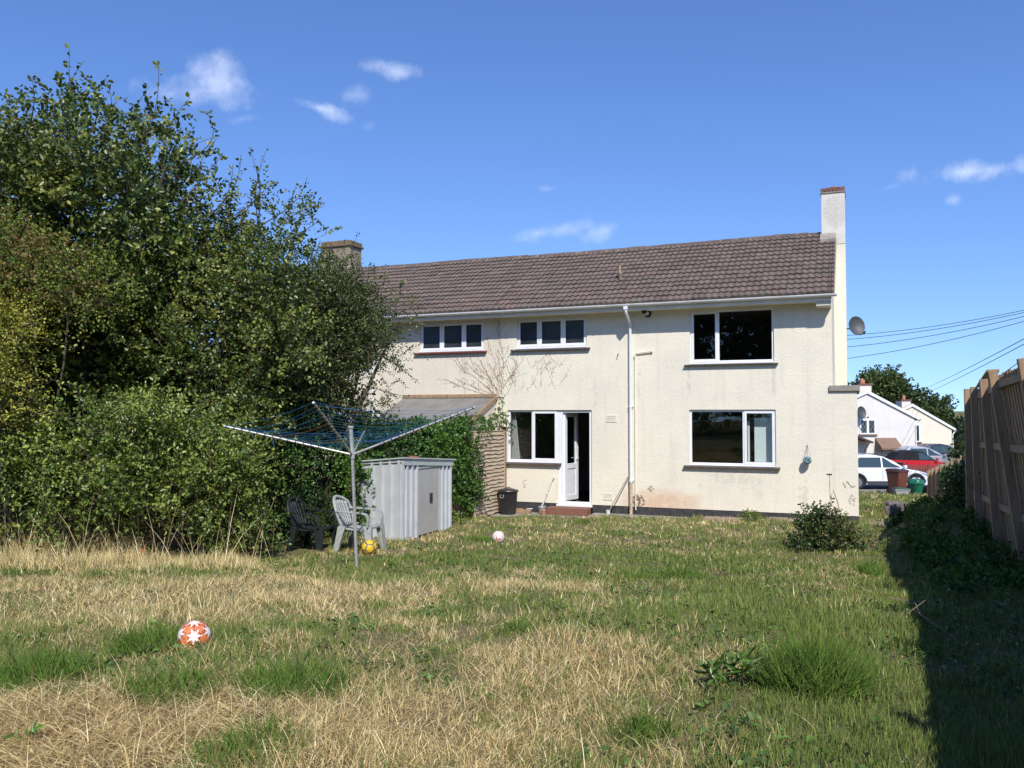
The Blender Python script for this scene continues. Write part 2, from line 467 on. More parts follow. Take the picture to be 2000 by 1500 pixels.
M['strawstem'] = mat('straw_stem', (.52, .40, .22), .8)
M['leaf'] = mat('leaf', (.05, .08, .02), .38, .55, attr=True, trans=.22)
M['leafm'] = mat('matt_leaf', (.05, .08, .02), .55, .35, attr=True, trans=.25)
M['grass'] = mat('grass_blade', (.1, .15, .04), .75, .08, attr=True, trans=.30)
soft_up(M['grass'], .72)
M['tilebrown'] = mat('porch_tile', (.24, .15, .10), .8, noise=(3, (.17, .10, .07), .35, .7, (1, 1, 9)))
M['whitewood'] = mat('white_bargeboard', (.78, .77, .75), .5)
M['darkwood'] = mat('dark_timber', (.07, .045, .035), .7)
M['road'] = mat('asphalt', (.10, .10, .105), .9, noise=(2, (.075, .075, .08), .4, .7), bump=(80, .3, .01))
M['pave'] = mat('pavement_concrete', (.24, .235, .225), .9, noise=(2, (.19, .185, .18), .4, .7))

# ---- roof tile material: brown-purple concrete with per-tile tone, lichen and moss
def roof_mat():
    m = bpy.data.materials.new('concrete_roof_tile'); m.use_nodes = True
    t = m.node_tree; b = t.nodes['Principled BSDF']; b.inputs['Roughness'].default_value = .9; b.inputs['Specular IOR Level'].default_value = .2
    nn = t.nodes.new; ll = t.links.new
    tc = nn('ShaderNodeTexCoord'); at_ = nn('ShaderNodeAttribute'); at_.attribute_name = 'Col'
    def noise(s, d=5, r=.6):
        n = nn('ShaderNodeTexNoise'); n.inputs['Scale'].default_value = s; n.inputs['Detail'].default_value = d; n.inputs['Roughness'].default_value = r
        ll(tc.outputs['Object'], n.inputs['Vector']); return n.outputs['Fac']
    def mix(v, a, b_, c, B, amt=1):
        r = nn('ShaderNodeMapRange'); r.inputs['From Min'].default_value = a; r.inputs['From Max'].default_value = b_; r.inputs['To Max'].default_value = amt
        ll(v, r.inputs['Value'])
        x = nn('ShaderNodeMix'); x.data_type = 'RGBA'; ll(r.outputs[0], x.inputs['Factor']); ll(c, x.inputs[6]); x.inputs[7].default_value = (*B, 1)
        return x.outputs[2]
    c = at_.outputs['Color']
    c = mix(noise(2.2), .4, .75, c, (.12, .085, .075), .6)
    c = mix(noise(22), .5, .75, c, (.075, .06, .05), .8)
    c = mix(noise(30, 6, .7), .56, .7, c, (.30, .26, .23), .6)
    c = mix(noise(9, 6, .7), .66, .72, c, (.40, .34, .28), .75)
    c = mix(noise(13, 6, .75), .655, .69, c, (.62, .56, .48), .9)
    c = mix(noise(6, 6, .7), .72, .76, c, (.30, .19, .08), .8)
    ll(c, b.inputs['Base Color'])
    bp = nn('ShaderNodeBump'); bp.inputs['Strength'].default_value = .5; bp.inputs['Distance'].default_value = .012
    ll(noise(45), bp.inputs['Height']); ll(bp.outputs[0], b.inputs['Normal'])
    return m
M['tile'] = roof_mat()

# ------------------------------------------------------------------ vegetation machinery
def set_cols(me, cols):
    a = me.color_attributes.new('Col', 'FLOAT_COLOR', 'POINT')
    c = np.ones((len(cols), 4), np.float32); c[:, :3] = cols
    a.data.foreach_set('color', c.ravel())

def raw_mesh(name, V, faces_flat, loop_tot, cols=None):
    me = bpy.data.meshes.new(name)
    nF = len(loop_tot)
    me.vertices.add(len(V)); me.vertices.foreach_set('co', V.astype(np.float32).ravel())
    me.loops.add(len(faces_flat)); me.loops.foreach_set('vertex_index', faces_flat.astype(np.int32))
    me.polygons.add(nF)
    st = np.concatenate([[0], np.cumsum(loop_tot)[:-1]]).astype(np.int32)
    me.polygons.foreach_set('loop_start', st)
    me.polygons.foreach_set('loop_total', np.asarray(loop_tot, np.int32))
    me.update(calc_edges=True)
    if cols is not None: set_cols(me, cols)
    return me

def unit(v):
    return v / np.maximum(np.linalg.norm(v, axis=1, keepdims=True), 1e-9)

def leaf_mesh(name, pos, axis, nrm, L, W, cols):
    n = len(pos)
    axis = unit(axis); b = unit(np.cross(axis, nrm)); nn = np.cross(b, axis)
    L = L[:, None]; W = W[:, None]
    lift = nn * W * .22
    V = np.stack([pos,
                  pos + axis * L * .30 + b * W * .47 + lift, pos + axis * L * .68 + b * W * .42 + lift,
                  pos + axis * L - nn * L * .10,
                  pos + axis * L * .68 - b * W * .42 + lift, pos + axis * L * .30 - b * W * .47 + lift], 1).reshape(-1, 3)
    base = (np.arange(n) * 6)[:, None]
    F_ = (base + np.array([[0, 1, 2, 3, 0, 3, 4, 5]])).ravel()
    return raw_mesh(name, V, F_, np.full(2 * n, 4), np.repeat(cols, 6, axis=0))

def sprigs(rg, c, d, nl, ln, droop=.15, spread=.9):
    """leaves set alternately along short twigs. c, d (N,3)"""
    n = len(c)
    t = (np.arange(nl) + .5) / nl
    ln = ln * rg.uniform(.6, 1.3, (n, 1))
    d = unit(d)
    side = unit(np.cross(d, rg.normal(size=(n, 3))))
    pos = c[:, None, :] + d[:, None, :] * (t[None, :, None] * ln[:, :, None])
    pos[:, :, 2] -= droop * (t ** 2)[None, :] * ln
    sg = np.where(np.arange(nl) % 2 == 0, 1., -1.)[None, :, None]
    ax = d[:, None, :] * .6 + side[:, None, :] * sg * spread + rg.normal(size=(n, nl, 3)) * .3
    ends = c + d * ln; ends[:, 2] -= droop * ln[:, 0]
    return pos.reshape(-1, 3), ax.reshape(-1, 3), ends

def twig_mesh_arrays(p, q, r):
    """3-sided twigs from p to q"""
    d = unit(q - p); a = unit(np.cross(d, np.array([[.3, .2, .9]]))); b = np.cross(d, a)
    vs = []
    for k in range(3):
        o = a * math.cos(2.094 * k) + b * math.sin(2.094 * k)
        vs.append(p + o * r)
    for k in range(3):
        o = a * math.cos(2.094 * k) + b * math.sin(2.094 * k)
        vs.append(q + o * r * .4)
    V = np.stack(vs, 1).reshape(-1, 3)
    base = (np.arange(len(p)) * 6)[:, None]
    F_ = (base + np.array([[0, 1, 4, 3, 1, 2, 5, 4, 2, 0, 3, 5]])).ravel()
    return V, F_, np.full(3 * len(p), 4)

def foliage(name, blobs, dens, leafL, leafW, pal, seed, parent, matname='leaf', nl=9, twl=.38, up=.5, shell=.5, droop=.15, twigs=True, extra=None, upn=.55, tipcol=None):
    """blobs: (x,y,z,r) -> leafy mesh (+ twigs mesh) ; pal: list of colours"""
    rg = np.random.default_rng(seed)
    C_ = []; D_ = []; T_ = []
    for (x, y, z, r) in blobs:
        k = max(3, int(dens * r * r))
        v = unit(rg.normal(size=(k, 3)))
        rad = r * (shell + (1 - shell) * rg.random((k, 1))) * (1 + .12 * rg.normal(size=(k, 1)))
        C_.append(np.array([[x, y, z]]) + v * rad * np.array([[1, 1, .85]]))
        D_.append(v + rg.normal(size=(k, 3)) * .5 + np.array([[0, 0, up]]))
        T_.append(np.full(k, rg.random()))
    c = np.concatenate(C_); d = np.concatenate(D_); tone = np.concatenate(T_)
    keep = c[:, 2] > gh(c[:, 0], c[:, 1]) + .03
    c = c[keep]; d = d[keep]; tone = tone[keep]
    pos, ax, ends = sprigs(rg, c, d, nl, twl, droop)
    tone = np.repeat(tone, nl)
    if extra is not None:
        pos = np.concatenate([pos, extra[0]]); ax = np.concatenate([ax, extra[1]]); tone = np.concatenate([tone, rg.random(len(extra[0]))])
    n = len(pos)
    nr = rg.normal(size=(n, 3)) * .75 + np.array([[0, -.15, upn]])
    s = rg.uniform(.65, 1.25, n)
    pal = np.array(pal)
    f = np.clip(tone * .72 + rg.random(n) * .45 + rg.normal(size=n) * .08, 0, .999) * (len(pal) - 1)
    i = f.astype(int); fr = (f - i)[:, None]
    cols = pal[i] * (1 - fr) + pal[np.minimum(i + 1, len(pal) - 1)] * fr
    cols = cols * rg.uniform(.72, 1.32, (n, 1)) * np.array([[1.0, 1.0, .84]])
    me = leaf_mesh(name, pos, ax, nr, leafL * s, leafW * s, cols)
    o = link(name, me, M[matname], parent)
    if twigs:
        sel = rg.random(len(c)) < .35
        V, F_, lt = twig_mesh_arrays(c[sel] - unit(d[sel]) * .12, ends[sel], .0035)
        link('twigs', raw_mesh('twigs', V, F_, lt), M['stem'], parent)
    return o

def in_poly(x, y, P):
    c = False; j = len(P) - 1
    for i in range(len(P)):
        if (P[i][1] > y) != (P[j][1] > y) and x < (P[j][0] - P[i][0]) * (y - P[i][1]) / (P[j][1] - P[i][1]) + P[i][0]: c = not c
        j = i
    return c

def fill_blobs(poly, Y0, Y1, r, n, seed):
    rr_ = random.Random(seed); out = []; xs = [p[0] for p in poly]; ys = [p[1] for p in poly]
    while len(out) < n:
        x = rr_.uniform(min(xs), max(xs)); y = rr_.uniform(min(ys), max(ys))
        if in_poly(x, y, poly):
            p = at(x, y, rr_.uniform(Y0, Y1))
            out.append((p.x, p.y, p.z, r * rr_.uniform(.7, 1.3)))
    return out

def limbs(mb, base, targets, r0, rg, wob=.12):
    for t in targets:
        p = Vector(base); q = Vector(t); pts = []; rs = []
        n = 7; ox = rg.uniform(-wob, wob); oy = rg.uniform(-wob, wob)
        for i in range(n):
            f = i / (n - 1)
            v = p.lerp(q, f); v.z = p.z + (q.z - p.z) * (f ** .8)
            v.x += ox * math.sin(f * 3.1) + rg.uniform(-.04, .04); v.y += oy * math.sin(f * 4)
            pts.append(v); rs.append(r0 * (1 - .85 * f) + .006)
        mb.tube(pts, rs, 6)

# ================================================================== GROUND
def ground():
    xs = np.concatenate([np.linspace(-1500, -40, 14)[:-1], np.linspace(-40, -14, 20)[:-1], np.arange(-14, 14, .16), np.linspace(14, 50, 40), np.linspace(50, 1500, 14)[1:]])
    ys = np.concatenate([np.linspace(-60, 0, 20)[:-1], np.arange(0, 26, .16), np.linspace(26, 80, 70), np.linspace(80, 1600, 24)[1:]])
    X, Y = np.meshgrid(xs, ys)
    Z = gh(X, Y)
    V = np.stack([X, Y, Z], -1).reshape(-1, 3)
    nx, ny = len(xs), len(ys)
    i, j = np.meshgrid(np.arange(nx - 1), np.arange(ny - 1))
    a = (j * nx + i).ravel()
    F_ = np.stack([a, a + 1, a + nx + 1, a + nx], 1).ravel()
    me = raw_mesh('lawn', V, F_, np.full(len(a), 4))
    me.polygons.foreach_set('use_smooth', [True] * len(a))
    m = bpy.data.materials.new('lawn_soil'); m.use_nodes = True
    t = m.node_tree; b = t.nodes['Principled BSDF']; b.inputs['Roughness'].default_value = .95; b.inputs['Specular IOR Level'].default_value = .1
    nn = t.nodes.new; ll = t.links.new
    tc = nn('ShaderNodeTexCoord')
    def noise(s, d=6, r=.6):
        n = nn('ShaderNodeTexNoise'); n.inputs['Scale'].default_value = s; n.inputs['Detail'].default_value = d; n.inputs['Roughness'].default_value = r
        ll(tc.outputs['Object'], n.inputs['Vector']); return n.outputs['Fac']
    def mix(v, a, b_, A, B, amt=1):
        r = nn('ShaderNodeMapRange'); r.inputs['From Min'].default_value = a; r.inputs['From Max'].default_value = b_; r.inputs['To Max'].default_value = amt
        ll(v, r.inputs['Value'])
        x = nn('ShaderNodeMix'); x.data_type = 'RGBA'; ll(r.outputs[0], x.inputs['Factor'])
        for s_, k in ((A, 6), (B, 7)):
            if isinstance(s_, tuple): x.inputs[k].default_value = (*s_, 1)
            else: ll(s_, x.inputs[k])
        return x.outputs[2]
    c = mix(noise(.7), .42, .62, (.17, .135, .072), (.085, .11, .035))
    c = mix(noise(60, 3), .45, .7, c, (.33, .26, .15), .75)
    c = mix(noise(110, 3), .55, .75, c, (.10, .08, .045), .8)
    ll(c, b.inputs['Base Color'])
    bp = nn('ShaderNodeBump'); bp.inputs['Strength'].default_value = .8; bp.inputs['Distance'].default_value = .03
    ll(noise(50, 5), bp.inputs['Height']); ll(bp.outputs[0], b.inputs['Normal'])
    o = link('lawn', me, m)
    tag(o, kind='structure')
ground()

def slab(name, poly, h, m, thick=.05):
    mb = MB(); n = len(poly)
    top = [(x, y, g1(x, y) + h) for x, y in poly]; bot = [(x, y, z - thick - .06) for x, y, z in top]
    mb.add(top + bot, [tuple(range(n)), tuple(range(2 * n - 1, n - 1, -1))] + [(i, n + i, n + (i + 1) % n, (i + 1) % n) for i in range(n)])
    o = mb.build(name, m, bevel=.008); tag(o, kind='structure'); return o

def hl(x, y, z=0):
    return HOUSE @ Vector((x, y, z))
def hxy(x, y):
    p = hl(x, y); return (p.x, p.y)
def flat(name, x0, x1, y0, y1, z0, z1, m):
    mb = MB(); mb.box(x0, x1, y0, y1, z0, z1, HOUSE); o = mb.build(name, m, bevel=.008); tag(o, kind='structure'); return o
flat('patio', -8.45, -6.0, -1.05, -.06, -.45, -.272, M['conc'])
for nm, a, b, c, d, mm in (('path', -6.0, -3.7, -.60, -.08, 'conc'), ('path_slab', -3.3, -1.9, -.85, -.1, 'soilpath'), ('path_slab', -1.85, -.2, -.78, -.1, 'soilpath'), ('path_slab', .15, 1.0, -.85, -.1, 'soilpath'), ('path_slab', 1.08, 1.9, -.95, -.2, 'conc')):
    zt_ = sorted(g1(*hxy(u, v)) for u in (a, (a + b) / 2, b) for v in (c, d))[3] + .012
    flat(nm, a, b, c, d, -.45, zt_, M[mm])
# road and pavement beyond the garden
def strip(name, y0, y1, dz, m, x0=-60, x1=120):
    ys = np.linspace(y0, y1, 6); mb = MB(); vs = []
    for y in ys: vs += [(x0, y, g1(0, y) + dz), (x1, y, g1(0, y) + dz)]
    mb.add(vs, [(2 * i, 2 * i + 1, 2 * i + 3, 2 * i + 2) for i in range(5)])
    o = mb.build(name, m); tag(o, kind='structure')
strip('pavement', 36.3, 37.6, .03, M['pave'])
strip('road', 37.7, 43.5, .02, M['road'])
strip('parking_forecourt', 46, 54, .02, M['road'])
mb = MB(); mb.box(-60, 120, 37.55, 37.7, -1.6, -1.2); tag(mb.build('kerb', M['pave']), kind='structure')

# ================================================================== HOUSES
def wall_plane(mb, x0, x1, z0, z1, y, th, holes):
    """wall slab in XZ with rectangular holes; reveals included, no overlapping faces"""
    xs = sorted(set([x0, x1] + [v for h in holes for v in h[:2] if x0 < v < x1]))
    zs = sorted(set([z0, z1] + [v for h in holes for v in h[2:] if z0 < v < z1]))
    def solid(i, j):
        if i < 0 or j < 0 or i >= len(xs) - 1 or j >= len(zs) - 1: return False
        cx = (xs[i] + xs[i + 1]) / 2; cz = (zs[j] + zs[j + 1]) / 2
        return not any(h[0] < cx < h[1] and h[2] < cz < h[3] for h in holes)
    for i in range(len(xs) - 1):
        for j in range(len(zs) - 1):
            if not solid(i, j): continue
            a, b, c, d = xs[i], xs[i + 1], zs[j], zs[j + 1]
            mb.add([(a, y, c), (b, y, c), (b, y, d), (a, y, d)], [(0, 1, 2, 3)])
            mb.add([(a, y + th, c), (b, y + th, c), (b, y + th, d), (a, y + th, d)], [(3, 2, 1, 0)])
            if not solid(i - 1, j): mb.add([(a, y, c), (a, y + th, c), (a, y + th, d), (a, y, d)], [(0, 3, 2, 1)])
            if not solid(i + 1, j): mb.add([(b, y, c), (b, y + th, c), (b, y + th, d), (b, y, d)], [(0, 1, 2, 3)])
            if not solid(i, j - 1): mb.add([(a, y, c), (b, y, c), (b, y + th, c), (a, y + th, c)], [(0, 3, 2, 1)])
            if not solid(i, j + 1): mb.add([(a, y, d), (b, y, d), (b, y + th, d), (a, y + th, d)], [(0, 1, 2, 3)])

def tiles(name, x0, x1, parent, ye=-.42, ze=4.90, yr=3.30, zr=6.97, seed=1, back=False):
    rg = np.random.default_rng(seed)
    nc = 14; L = math.hypot(yr - ye, zr - ze); ds = np.array([(yr - ye) / L, (zr - ze) / L]); dn = np.array([-ds[1], ds[0]])
    g = L / nc; tw = .298; nt_ = int(math.ceil((x1 - x0) / tw)); V = []; Fs = []; Cc = []
    S_ = 13; off = 0
    fx = np.linspace(0, 1, S_)
    prof = .025 * (.5 + .5 * np.cos((fx * 2 - .25) * 2 * math.pi)) ** 1.3
    for c in range(nc):
        for k in range(nt_):
            xa = x0 + k * tw; xb = min(xa + tw * 1.0, x1)
            if xb - xa < .03: continue
            X = xa + (xb - xa) * fx
            jz = rg.normal() * .0035; js = rg.normal() * .006; tilt = rg.normal() * .004
            sag = -.03 * math.exp(-((xa + 7.2) / 2.5) ** 2) * (c / nc)
            rows = [(c * g - .012 + js, .006, 0), (c * g - .016 + js, .046, 1), (c * g + g + .02, .006, 1)]
            tone = np.array([.160, .124, .103]) * rg.uniform(.84, 1.14) + np.array([.007, 0, -.002]) * rg.normal()
            for (s_, h, top) in rows:
                for q in range(S_):
                    hh = h + (prof[q]) + jz + tilt * fx[q] + sag
                    if not top: hh = h + prof[q] * .9 + jz + sag - .016
                    p = np.array([ye, ze]) + ds * s_ + dn * hh
                    V.append((X[q], p[0], p[1])); Cc.append(tone)
            for r_ in range(2):
                for q in range(S_ - 1):
                    a = off + r_ * S_ + q
                    Fs.append((a, a + 1, a + S_ + 1, a + S_))
            off += 3 * S_
    me = bpy.data.meshes.new(name); me.from_pydata(V, [], Fs)
    set_cols(me, np.array(Cc))
    o = link(name, me, M['tile'], parent)
    return o

def window(parent, x0, x1, z0, z1, lights, sill=None, sillm='sill', glass='glass', y=.045, sillx=.13):
    """lights: list of (xa, xb, opening)"""
    f = MB(); fw = .052
    f.box(x0, x1, y, y + .07, z1 - fw, z1); f.box(x0, x1, y, y + .07, z0, z0 + fw)
    f.box(x0, x0 + fw, y, y + .07, z0 + fw, z1 - fw); f.box(x1 - fw, x1, y, y + .07, z0 + fw, z1 - fw)
    for (a, b, op) in lights[1:]:
        f.box(a - .028, a + .028, y, y + .07, z0 + fw, z1 - fw)
    fr = f.build('window', M['upvc'], parent, bevel=.004)
    for (a, b, op) in lights:
        a2 = a + (.03 if a > x0 + .01 else fw); b2 = b - (.03 if b < x1 - .01 else fw)
        za, zb = z0 + fw, z1 - fw
        if op:
            s = MB(); q = .058; o_ = .022; yy = y - .014
            A, B, Z0, Z1 = a2 - o_, b2 + o_, za - o_, zb + o_
            s.box(A, B, yy, yy + .05, Z1 - q, Z1); s.box(A, B, yy, yy + .05, Z0, Z0 + q)
            s.box(A, A + q, yy, yy + .05, Z0 + q, Z1 - q); s.box(B - q, B, yy, yy + .05, Z0 + q, Z1 - q)
            s.build('sash', M['upvc'], fr, bevel=.004)
            a2, b2, za, zb = A + q, B - q, Z0 + q, Z1 - q
            yg = yy + .018
        else: yg = y + .022
        gs = MB(); e = .006
        gs.box(a2, b2, yg - .004, yg + .004, za, za + e); gs.box(a2, b2, yg - .004, yg + .004, zb - e, zb)
        gs.box(a2, a2 + e, yg - .004, yg + .004, za + e, zb - e); gs.box(b2 - e, b2, yg - .004, yg + .004, za + e, zb - e)
        gs.build('gasket', M['seal'], fr)
        p = MB(); p.add([(a2 - .004, yg + .008, za - .004), (b2 + .004, yg + .008, za - .004), (b2 + .004, yg + .008, zb + .004), (a2 - .004, yg + .008, zb + .004)], [(0, 1, 2, 3)])
        p.build('pane', M[glass], fr)
    if sill is not None:
        s = MB(); za, zb = sill
        s.prism([(-.095, za + .006), (-.095, zb - .012), (y + .0, zb + .004), (y + .0, za)], x0 - sillx, x1 + .09, lambda u, v, a: (a, u, v))
        s.build('sill', M[sillm], fr, bevel=.004)
        s = MB(); s.box(x0 + .002, x1 - .002, -.025, y + .03, zb + .004, z0 + .001); s.build('cill_strip', M['upvc'], fr)
    return fr

PX = -8.594   # party line
house = empty('semi_detached_house', HOUSE, 'cream rendered house with brown tiled roof, open white back door and tall white end chimney', 'house')
W_ = [(-3.654, -1.733, 3.44, 4.69), (-8.117, -6.22, 3.935, 4.685), (-8.361, -6.10, -.04, 2.33), (-3.684, -1.713, 1.03, 2.333)]
mb = MB()
holes = [W_[0], W_[1], W_[3], (-8.361, -6.985, 1.01, 2.33), (-6.985, -6.10, -.04, 2.33), (-.49, .02, 2.745, 9)]
wall_plane(mb, PX, .016, -.02, 4.76, 0, .24, holes)
wall = mb.build('rear_wall', M['wall'], house)
mb = MB()
mb.prism([(.2405, -.02), (6.7, -.02), (6.7, 4.80), (3.30, 6.90), (.2405, 5.20)], -.75, -.4905, lambda u, v, a: (a, u, v))
mb.prism([(0.003, 2.80), (.2395, 2.80), (.2395, 5.16), (0.003, 5.02)], -.5, -.4885, lambda u, v, a: (a, u, v))
mb.box(-.4895, .014, .2405, 3.2, -.02, 2.745)
mb.build('gable_wall', M['wall'], house)
mb = MB(); mb.box(PX, -.75, 6.45, 6.7, -.02, 4.8); mb.build('front_wall', M['wall'], house)
mb = MB()
mb.box(PX + .004, -6.99, .01, .25, -.45, -.02); mb.box(-6.09, .010, .012, .25, -.45, -.02)
mb.build('plinth', M['plinth'], house)
# capping slab on the projecting wing wall
mb = MB(); mb.box(-.56, .075, -.055, 3.2, 2.745, 2.87); mb.build('coping_slab', M['conc'], house, bevel=.006)
# interior
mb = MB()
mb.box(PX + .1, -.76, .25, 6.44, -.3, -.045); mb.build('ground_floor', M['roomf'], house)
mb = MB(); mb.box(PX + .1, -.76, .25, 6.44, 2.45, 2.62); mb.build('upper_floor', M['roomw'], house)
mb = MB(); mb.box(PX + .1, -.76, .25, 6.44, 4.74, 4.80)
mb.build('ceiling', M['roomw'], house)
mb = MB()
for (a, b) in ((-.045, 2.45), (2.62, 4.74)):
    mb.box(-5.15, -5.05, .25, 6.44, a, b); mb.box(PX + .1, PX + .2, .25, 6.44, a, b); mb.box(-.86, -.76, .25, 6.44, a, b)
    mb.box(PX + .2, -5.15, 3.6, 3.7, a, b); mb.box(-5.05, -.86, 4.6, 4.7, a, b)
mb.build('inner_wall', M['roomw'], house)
# roof
roof = tiles('roof', PX, -.43, house, seed=3)
mb = MB()
mb.prism([(-.40, 4.875), (3.30, 6.93), (7.1, 4.86), (7.1, 4.80), (3.30, 6.87), (-.40, 4.82)], PX + .002, -.45, lambda u, v, a: (a, u, v))
mb.build('roof_deck', M['darkwood'], roof)
mb = MB()
mb.prism([(3.34, 6.98), (7.15, 4.90), (7.15, 4.87), (3.34, 6.94)], PX, -.43, lambda u, v, a: (a, u, v))
mb.build('front_slope', M['brickd'], roof)
def ridge(x0, x1, parent, seed):
    rr_ = random.Random(seed); x = x0; mb = MB()
    while x < x1 - .05:
        e = min(x + .44, x1); dz = rr_.gauss(0, .007) - .03 * math.exp(-((x + 7.2) / 2.5) ** 2); prof = []
        for k in range(9):
            t = math.pi * k / 8; prof.append((3.30 - .125 * math.cos(t), 6.93 + .105 * math.sin(t) + dz))
        prof += [(3.39, 6.90 + dz), (3.21, 6.90 + dz)]
        mb.prism(prof, x + .004, e - .003, lambda u, v, a: (a, u, v)); x = e
    return mb.build('ridge_tiles', M['ridge'], parent, smooth=True)
M['ridge'] = mat('ridge_tile', (.135, .10, .085), .9, noise=(3, (.08, .06, .05), .35, .7), spots=[(9, .60, (.24, .17, .09)), (14, .66, (.38, .33, .27))], bump=(40, .5, .015))
ridge(PX, -.76, roof, 4)
mb = MB(); mb.prism([(-.36, 4.90), (2.95, 6.735), (2.95, 6.70), (-.36, 4.865)], -.435, -.405, lambda u, v, a: (a, u, v))
mb.build('verge_mortar', M['conc'], roof)
# soffit, fascia, boxed end
def eaves(x0, x1, parent, m):
    mb = MB(); mb.box(x0, x1, -.40, -.002, 4.735, 4.76); mb.build('soffit', m, parent)
    mb = MB(); mb.box(x0, x1, -.425, -.4, 4.72, 4.885); mb.build('fascia', m, parent, bevel=.003)
eaves(PX, -.49, house, M['cream'])
mb = MB(); mb.prism([(-.002, 4.61), (-.385, 4.63), (-.385, 4.735), (-.002, 4.735)], -.80, -.495, lambda u, v, a: (a, u, v)); mb.build('boxed_eave_end', M['cream'], house, bevel=.004)
def gutter(x0, x1, parent, joints, z=4.865, drop=0.0):
    mb = MB(); n = 9; r = .058
    for (rad, flip) in ((r, 0),):
        vs = []; fs = []
        for X in (x0, x1):
            for k in range(n):
                t = math.pi * (1 + k / (n - 1)); vs.append((X, -.487 + rad * math.cos(t), z + rad * 1.0 * math.sin(t)))
            for k in range(n):
                t = math.pi * (2 - k / (n - 1)); vs.append((X, -.487 + (rad - .004) * math.cos(t), z + .002 + (rad - .004) * math.sin(t)))
        m_ = 2 * n
        for k in range(m_):
            fs.append((k, (k + 1) % m_, m_ + (k + 1) % m_, m_ + k))
        mb.add(vs, fs)
    for X in (x0, x1):
        mb.prism([(-.487 + r * math.cos(math.pi * (1 + k / 8)), z + r * math.sin(math.pi * (1 + k / 8))) for k in range(9)], X - .004, X + .004, lambda u, v, a: (a, u, v))
    g_ = mb.build('gutter', M['gut'], parent, smooth=True)
    for (X, wd) in joints:
        mb = MB()
        prof = [(-.487 + (r + .008) * math.cos(math.pi * (1 + k / 8)), z + .004 + (r + .008) * math.sin(math.pi * (1 + k / 8))) for k in range(9)]
        prof += [(-.487 + (r + .001) * math.cos(math.pi * (2 - k / 8)), z + .004 + (r + .001) * math.sin(math.pi * (2 - k / 8))) for k in range(9)]
        mb.prism(prof, X - wd / 2, X + wd / 2, lambda u, v, a: (a, u, v))
        mb.build('gutter_bracket', M['upvc'], g_)
    return g_
gutter(PX + .004, -.37, house, [(-8.1, .03), (-7.3, .03), (-6.6, .03), (-5.75, .03), (-5.09, .13), (-4.6, .03), (-3.8, .03), (-2.9, .03), (-1.9, .03), (-1.0, .03), (-.4, .05)])
# downpipe
mb = MB()
X = -5.09; r = .036
mb.tube([(X, -.487, 4.82), (X, -.487, 4.70), (X, -.46, 4.64), (X, -.12, 4.46), (X, -.075, 4.40), (X, -.075, .55)], r, 14)
mb.box(X - .05, X + .05, -.53, -.44, 4.74, 4.83)
dp = mb.build('downpipe', M['upvc'], house, smooth=True)
for z in (4.40, 2.42, .62):
    mb = MB(); mb.tube([(X, -.075, z - .035), (X, -.075, z + .035)], .044, 14); mb.box(X - .06, X + .06, -.06, -.003, z - .015, z + .015)
    mb.build('pipe_clip', M['upvc'], dp, smooth=True)
mb = MB(); mb.tube([(X, -.075, .57), (X, -.075, -.30)], .040, 14); mb.build('pipe_foot', mat('grimy_cream_pipe', (.55, .45, .32), .6, noise=(9, (.36, .25, .15), .4, .7)), dp, smooth=True)
# small cream service pipes
mb = MB(); mb.tube([(-4.985, -.03, -.1), (-4.985, -.03, 3.62)], .014, 8); mb.box(-5.005, -4.965, -.05, -.002, 3.60, 3.70)
mb.build('service_pipe', M['cream'], house, smooth=True)
mb = MB(); mb.tube([(-4.97, -.045, 3.715), (-4.56, -.045, 3.755)], .017, 8); mb.box(-4.58, -4.55, -.06, -.002, 3.73, 3.775)
mb.build('overflow_pipe', M['cream'], house, smooth=True)
mb = MB(); mb.tube([(-7.10, -.03, .62), (-7.14, -.05, .56), (-7.45, -.06, -.24)], .021, 10); mb.tube([(-7.10, .0, .63), (-7.10, -.06, .62)], .032, 10)
mb.tube([(-7.27, -.055, .235), (-7.28, -.056, .205)], .03, 10)
mb.build('waste_pipe', M['cream'], house, smooth=True)
# boiler flue
mb = MB(); mb.tube([(-4.66, .02, 4.665), (-4.71, -.17, 4.70)], .05, 14); fl = mb.build('flue', M['whitep'], house, smooth=True)
mb = MB(); mb.tube([(-4.656, -.003, 4.662), (-4.662, -.02, 4.666)], .085, 16); mb.tube([(-4.708, -.165, 4.70), (-4.722, -.215, 4.709)], .056, 14); mb.build('flue_collar', M['blackp'], fl, smooth=True)
# air bricks
for (x0, x1, z0, z1) in ((-5.725, -5.453, 2.03, 2.20), (-5.812, -5.578, .11, .275)):
    mb = MB(); mb.box(x0, x1, -.012, .03, z0, z0 + .02); mb.box(x0, x1, -.012, .03, z1 - .02, z1); mb.box(x0, x0 + .02, -.012, .03, z0 + .02, z1 - .02); mb.box(x1 - .02, x1, -.012, .03, z0 + .02, z1 - .02)
    for k in range(1, 5): z = z0 + (z1 - z0) * k / 5; mb.box(x0 + .02, x1 - .02, -.009, -.002, z - .006, z + .006)
    for k in range(1, 6): x = x0 + (x1 - x0) * k / 6; mb.box(x - .005, x + .005, -.0085, -.002, z0 + .02, z1 - .02)
    mb.build('air_brick', M['cream'], house)
